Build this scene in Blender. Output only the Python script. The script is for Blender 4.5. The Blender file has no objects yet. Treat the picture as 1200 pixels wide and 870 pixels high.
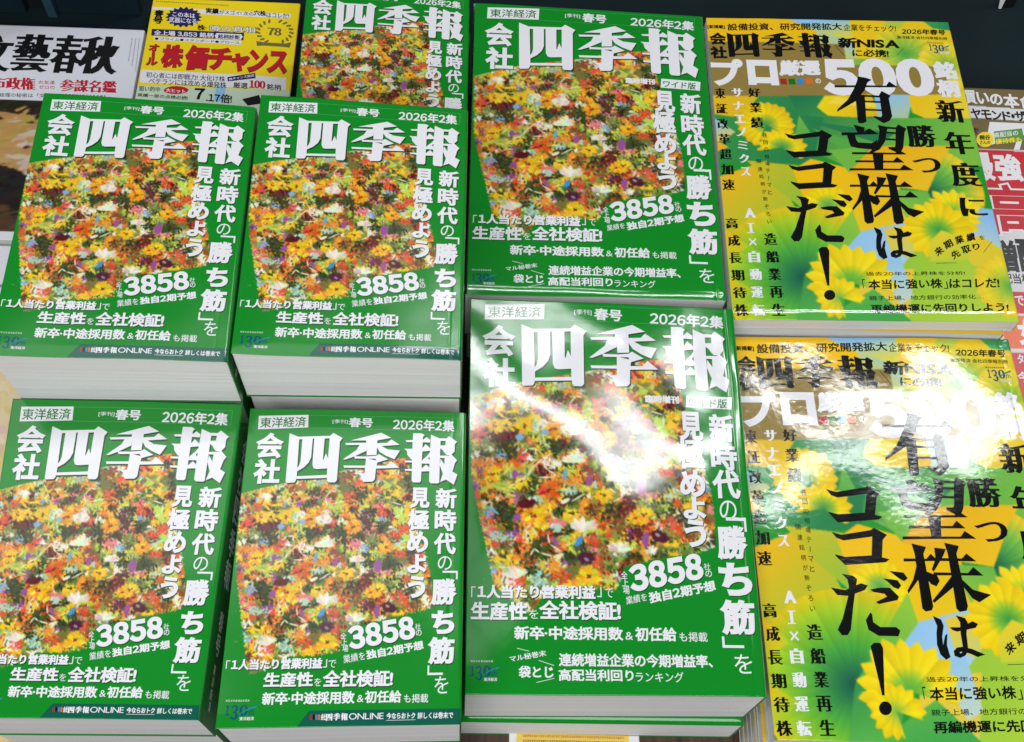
import bpy, bmesh, math, json, random
import numpy as np
from mathutils import Matrix, Vector
from mathutils.geometry import delaunay_2d_cdt

# ------------------------------------------------------------------ camera, world, lamps, exposure
SC = bpy.context.scene
COL = SC.collection
cam = bpy.data.objects.new('camera', bpy.data.cameras.new('camera')); COL.objects.link(cam)
RC = ((0.9991, -0.02711, -0.0326), (0.00983, 0.89604, -0.44386), (0.04124, 0.44314, 0.8955))
m = Matrix(RC).to_4x4(); m.translation = (0, 0, 0.75)
cam.matrix_world = m
cam.data.sensor_width = 36; cam.data.lens = 36 * 1424.1 / 1200
cam.data.clip_start = 0.05; cam.data.clip_end = 50
SC.camera = cam
SC.view_settings.view_transform = 'Standard'; SC.view_settings.look = 'None'
SC.view_settings.exposure = 0.0; SC.view_settings.gamma = 1.0
SC.render.engine = 'CYCLES'
SC.cycles.max_bounces = 6; SC.cycles.use_denoising = True
w = bpy.data.worlds.new('World'); SC.world = w; w.use_nodes = True
bg = w.node_tree.nodes['Background']; bg.inputs[0].default_value = (0.80, 0.88, 1.0, 1); bg.inputs[1].default_value = 0.06

def lamp(name, loc, sx, sy, power, rot=(0, 0, 0), color=(1, 1, 1)):
    l = bpy.data.lights.new(name, 'AREA'); l.shape = 'RECTANGLE'; l.size = sx; l.size_y = sy
    l.energy = power; l.color = color
    o = bpy.data.objects.new(name, l); o.location = loc; o.rotation_euler = rot; COL.objects.link(o)
    return o
# shop ceiling: two fluorescent tubes in front of and above the shelf, one softer fixture behind the customer
lamp('ceiling_tube', (0.34, 1.19, 2.05), 0.85, 0.028, 4.3, (math.radians(-18), 0, math.radians(-17)), (0.97, 0.99, 1.0))
lamp('ceiling_tube', (0.24, 1.46, 2.05), 0.60, 0.028, 1.6, (math.radians(-18), 0, math.radians(-14)), (0.97, 0.99, 1.0))
lamp('ceiling_tube', (1.18, 1.42, 2.05), 0.95, 0.040, 7.5, (math.radians(-18), 0, math.radians(4)), (0.97, 0.99, 1.0))
lamp('ceiling_tube', (1.02, 1.25, 2.05), 0.70, 0.040, 4.2, (math.radians(-18), 0, math.radians(14)), (0.97, 0.99, 1.0))
lamp('ceiling_panel', (-0.62, 1.02, 2.1), 1.35, 0.62, 5.2, (math.radians(-14), 0, 0), (0.95, 0.98, 1.0))
lamp('shop_light', (-0.1, -0.80, 1.55), 1.7, 0.8, 31, (math.radians(34), 0, 0), (0.98, 0.985, 1.0))

# ------------------------------------------------------------------ materials
def lin(c):
    c = np.asarray(c, float) / 255.0
    return np.where(c <= 0.04045, c / 12.92, ((c + 0.055) / 1.055) ** 2.4)
def rgba(c): return (*[float(x) for x in lin(c)], 1)
def newmat(name):
    mt = bpy.data.materials.new(name); mt.use_nodes = True
    nt = mt.node_tree; return mt, nt, nt.nodes['Principled BSDF']
def bump_of(nt, b, layers, coat=True):
    """sum of noise layers (scale in 1/m, height in m) into one bump"""
    tc = nt.nodes.new('ShaderNodeTexCoord'); prev = None
    for sc, h, det in layers:
        n = nt.nodes.new('ShaderNodeTexNoise'); n.inputs['Scale'].default_value = sc; n.inputs['Detail'].default_value = det
        nt.links.new(tc.outputs['Object'], n.inputs['Vector'])
        mu = nt.nodes.new('ShaderNodeMath'); mu.operation = 'MULTIPLY'; mu.inputs[1].default_value = h
        nt.links.new(n.outputs['Fac'], mu.inputs[0])
        if prev is None: prev = mu
        else:
            ad = nt.nodes.new('ShaderNodeMath'); nt.links.new(prev.outputs[0], ad.inputs[0]); nt.links.new(mu.outputs[0], ad.inputs[1]); prev = ad
    bp = nt.nodes.new('ShaderNodeBump'); bp.inputs['Distance'].default_value = 1.0; bp.inputs['Strength'].default_value = 1.0
    nt.links.new(prev.outputs[0], bp.inputs['Height'])
    nt.links.new(bp.outputs[0], b.inputs['Normal'])
    if coat: nt.links.new(bp.outputs[0], b.inputs['Coat Normal'])
GLOSS = {
 'matte': dict(rough=0.13, coat=0.0, layers=[(30, 0.00010, 2), (900, 0.000005, 1)]),
 'gloss': dict(rough=0.075, coat=0.0, layers=[(12, 0.00042, 1), (46, 0.00008, 2), (1100, 0.0000075, 1)]),
 'crinkle': dict(rough=0.085, coat=0.0, layers=[(9, 0.00045, 1), (75, 0.00008, 2), (300, 0.000040, 3), (1300, 0.000012, 1)]),
 'plain': dict(rough=0.30, coat=0.0, layers=[(40, 0.0002, 2)]),
}
INK = {'W': (236, 236, 240), 'K': (18, 18, 18), 'G': (20, 118, 36), 'S': (26, 62, 30), 'T': (18, 92, 74), 'R': (176, 40, 44),
       'U': (60, 140, 205), 'O': (226, 110, 50), 'F': (70, 165, 90), 'N': (20, 78, 118), 'A': (44, 140, 150), 'r': (196, 30, 44),
       'n': (40, 38, 96), 'g': (140, 140, 140), 'y': (250, 225, 30), 'e': (120, 112, 66), 'l': (95, 150, 70), 'a': (112, 190, 205), 'B': (206, 226, 200), 'b': (190, 120, 70)}
_mc = {}
def print_mat(kind, ink=None):
    """printed laminated paper: ink=None takes the colours painted into the sheet's own colour attribute"""
    key = (kind, ink)
    if key in _mc: return _mc[key]
    g = GLOSS[kind]
    mt, nt, b = newmat('cover_print' if ink is None else 'ink_' + {'W': 'white', 'K': 'black'}.get(ink, 'tone'))
    b.inputs['Roughness'].default_value = g['rough']; b.inputs['IOR'].default_value = 1.5
    if ink is None:
        a = nt.nodes.new('ShaderNodeVertexColor'); a.layer_name = 'Col'
        nt.links.new(a.outputs['Color'], b.inputs['Base Color'])
    else: b.inputs['Base Color'].default_value = rgba(INK[ink])
    bump_of(nt, b, g['layers'], coat=False)
    _mc[key] = mt; return mt
def page_mat():
    if 'page' in _mc: return _mc['page']
    mt, nt, b = newmat('page_edges')
    tc = nt.nodes.new('ShaderNodeTexCoord')
    mp = nt.nodes.new('ShaderNodeMapping'); mp.inputs['Scale'].default_value = (5, 5, 2600)
    nt.links.new(tc.outputs['Object'], mp.inputs['Vector'])
    n = nt.nodes.new('ShaderNodeTexNoise'); n.inputs['Scale'].default_value = 1.0; n.inputs['Detail'].default_value = 3
    nt.links.new(mp.outputs[0], n.inputs['Vector'])
    mp2 = nt.nodes.new('ShaderNodeMapping'); mp2.inputs['Scale'].default_value = (1.5, 1.5, 110)
    nt.links.new(tc.outputs['Object'], mp2.inputs['Vector'])
    n2 = nt.nodes.new('ShaderNodeTexNoise'); n2.inputs['Scale'].default_value = 1.0; n2.inputs['Detail'].default_value = 2
    nt.links.new(mp2.outputs[0], n2.inputs['Vector'])
    mx = nt.nodes.new('ShaderNodeMath'); mx.operation = 'MULTIPLY'; nt.links.new(n.outputs['Fac'], mx.inputs[0]); nt.links.new(n2.outputs['Fac'], mx.inputs[1])
    r = nt.nodes.new('ShaderNodeValToRGB'); r.color_ramp.elements[0].position = 0.12; r.color_ramp.elements[1].position = 0.42
    r.color_ramp.elements[0].color = rgba((226, 226, 225)); r.color_ramp.elements[1].color = rgba((243, 243, 241))
    nt.links.new(mx.outputs[0], r.inputs[0]); nt.links.new(r.outputs[0], b.inputs['Base Color'])
    b.inputs['Roughness'].default_value = 0.8
    bp = nt.nodes.new('ShaderNodeBump'); bp.inputs['Distance'].default_value = 0.00012; nt.links.new(n.outputs['Fac'], bp.inputs['Height']); nt.links.new(bp.outputs[0], b.inputs['Normal'])
    _mc['page'] = mt; return mt
def flat_mat(name, c, rough=0.5, noise=None, spec=.5):
    mt, nt, b = newmat(name); b.inputs['Specular IOR Level'].default_value = spec
    b.inputs['Roughness'].default_value = rough; b.inputs['Base Color'].default_value = rgba(c)
    if noise:
        sc, c2 = noise
        tc = nt.nodes.new('ShaderNodeTexCoord'); n = nt.nodes.new('ShaderNodeTexNoise'); n.inputs['Scale'].default_value = sc; n.inputs['Detail'].default_value = 5
        nt.links.new(tc.outputs['Object'], n.inputs['Vector'])
        r = nt.nodes.new('ShaderNodeValToRGB'); r.color_ramp.elements[0].color = rgba(c); r.color_ramp.elements[1].color = rgba(c2)
        r.color_ramp.elements[0].position = .35; r.color_ramp.elements[1].position = .65
        nt.links.new(n.outputs['Fac'], r.inputs[0]); nt.links.new(r.outputs[0], b.inputs['Base Color'])
        bp = nt.nodes.new('ShaderNodeBump'); bp.inputs['Distance'].default_value = 0.0003; nt.links.new(n.outputs['Fac'], bp.inputs['Height']); nt.links.new(bp.outputs[0], b.inputs['Normal'])
    return mt
def wood_mat():
    mt, nt, b = newmat('dark_wood')
    tc = nt.nodes.new('ShaderNodeTexCoord'); mp = nt.nodes.new('ShaderNodeMapping'); mp.inputs['Scale'].default_value = (160, 6, 6)
    nt.links.new(tc.outputs['Object'], mp.inputs['Vector'])
    n = nt.nodes.new('ShaderNodeTexNoise'); n.inputs['Scale'].default_value = 1.2; n.inputs['Detail'].default_value = 6; n.inputs['Distortion'].default_value = 0.6
    nt.links.new(mp.outputs[0], n.inputs['Vector'])
    r = nt.nodes.new('ShaderNodeValToRGB'); r.color_ramp.elements[0].color = rgba((44, 28, 22)); r.color_ramp.elements[1].color = rgba((96, 66, 52))
    r.color_ramp.elements[0].position = .3; r.color_ramp.elements[1].position = .7
    nt.links.new(n.outputs['Fac'], r.inputs[0]); nt.links.new(r.outputs[0], b.inputs['Base Color']); b.inputs['Roughness'].default_value = .45
    return mt

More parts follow.
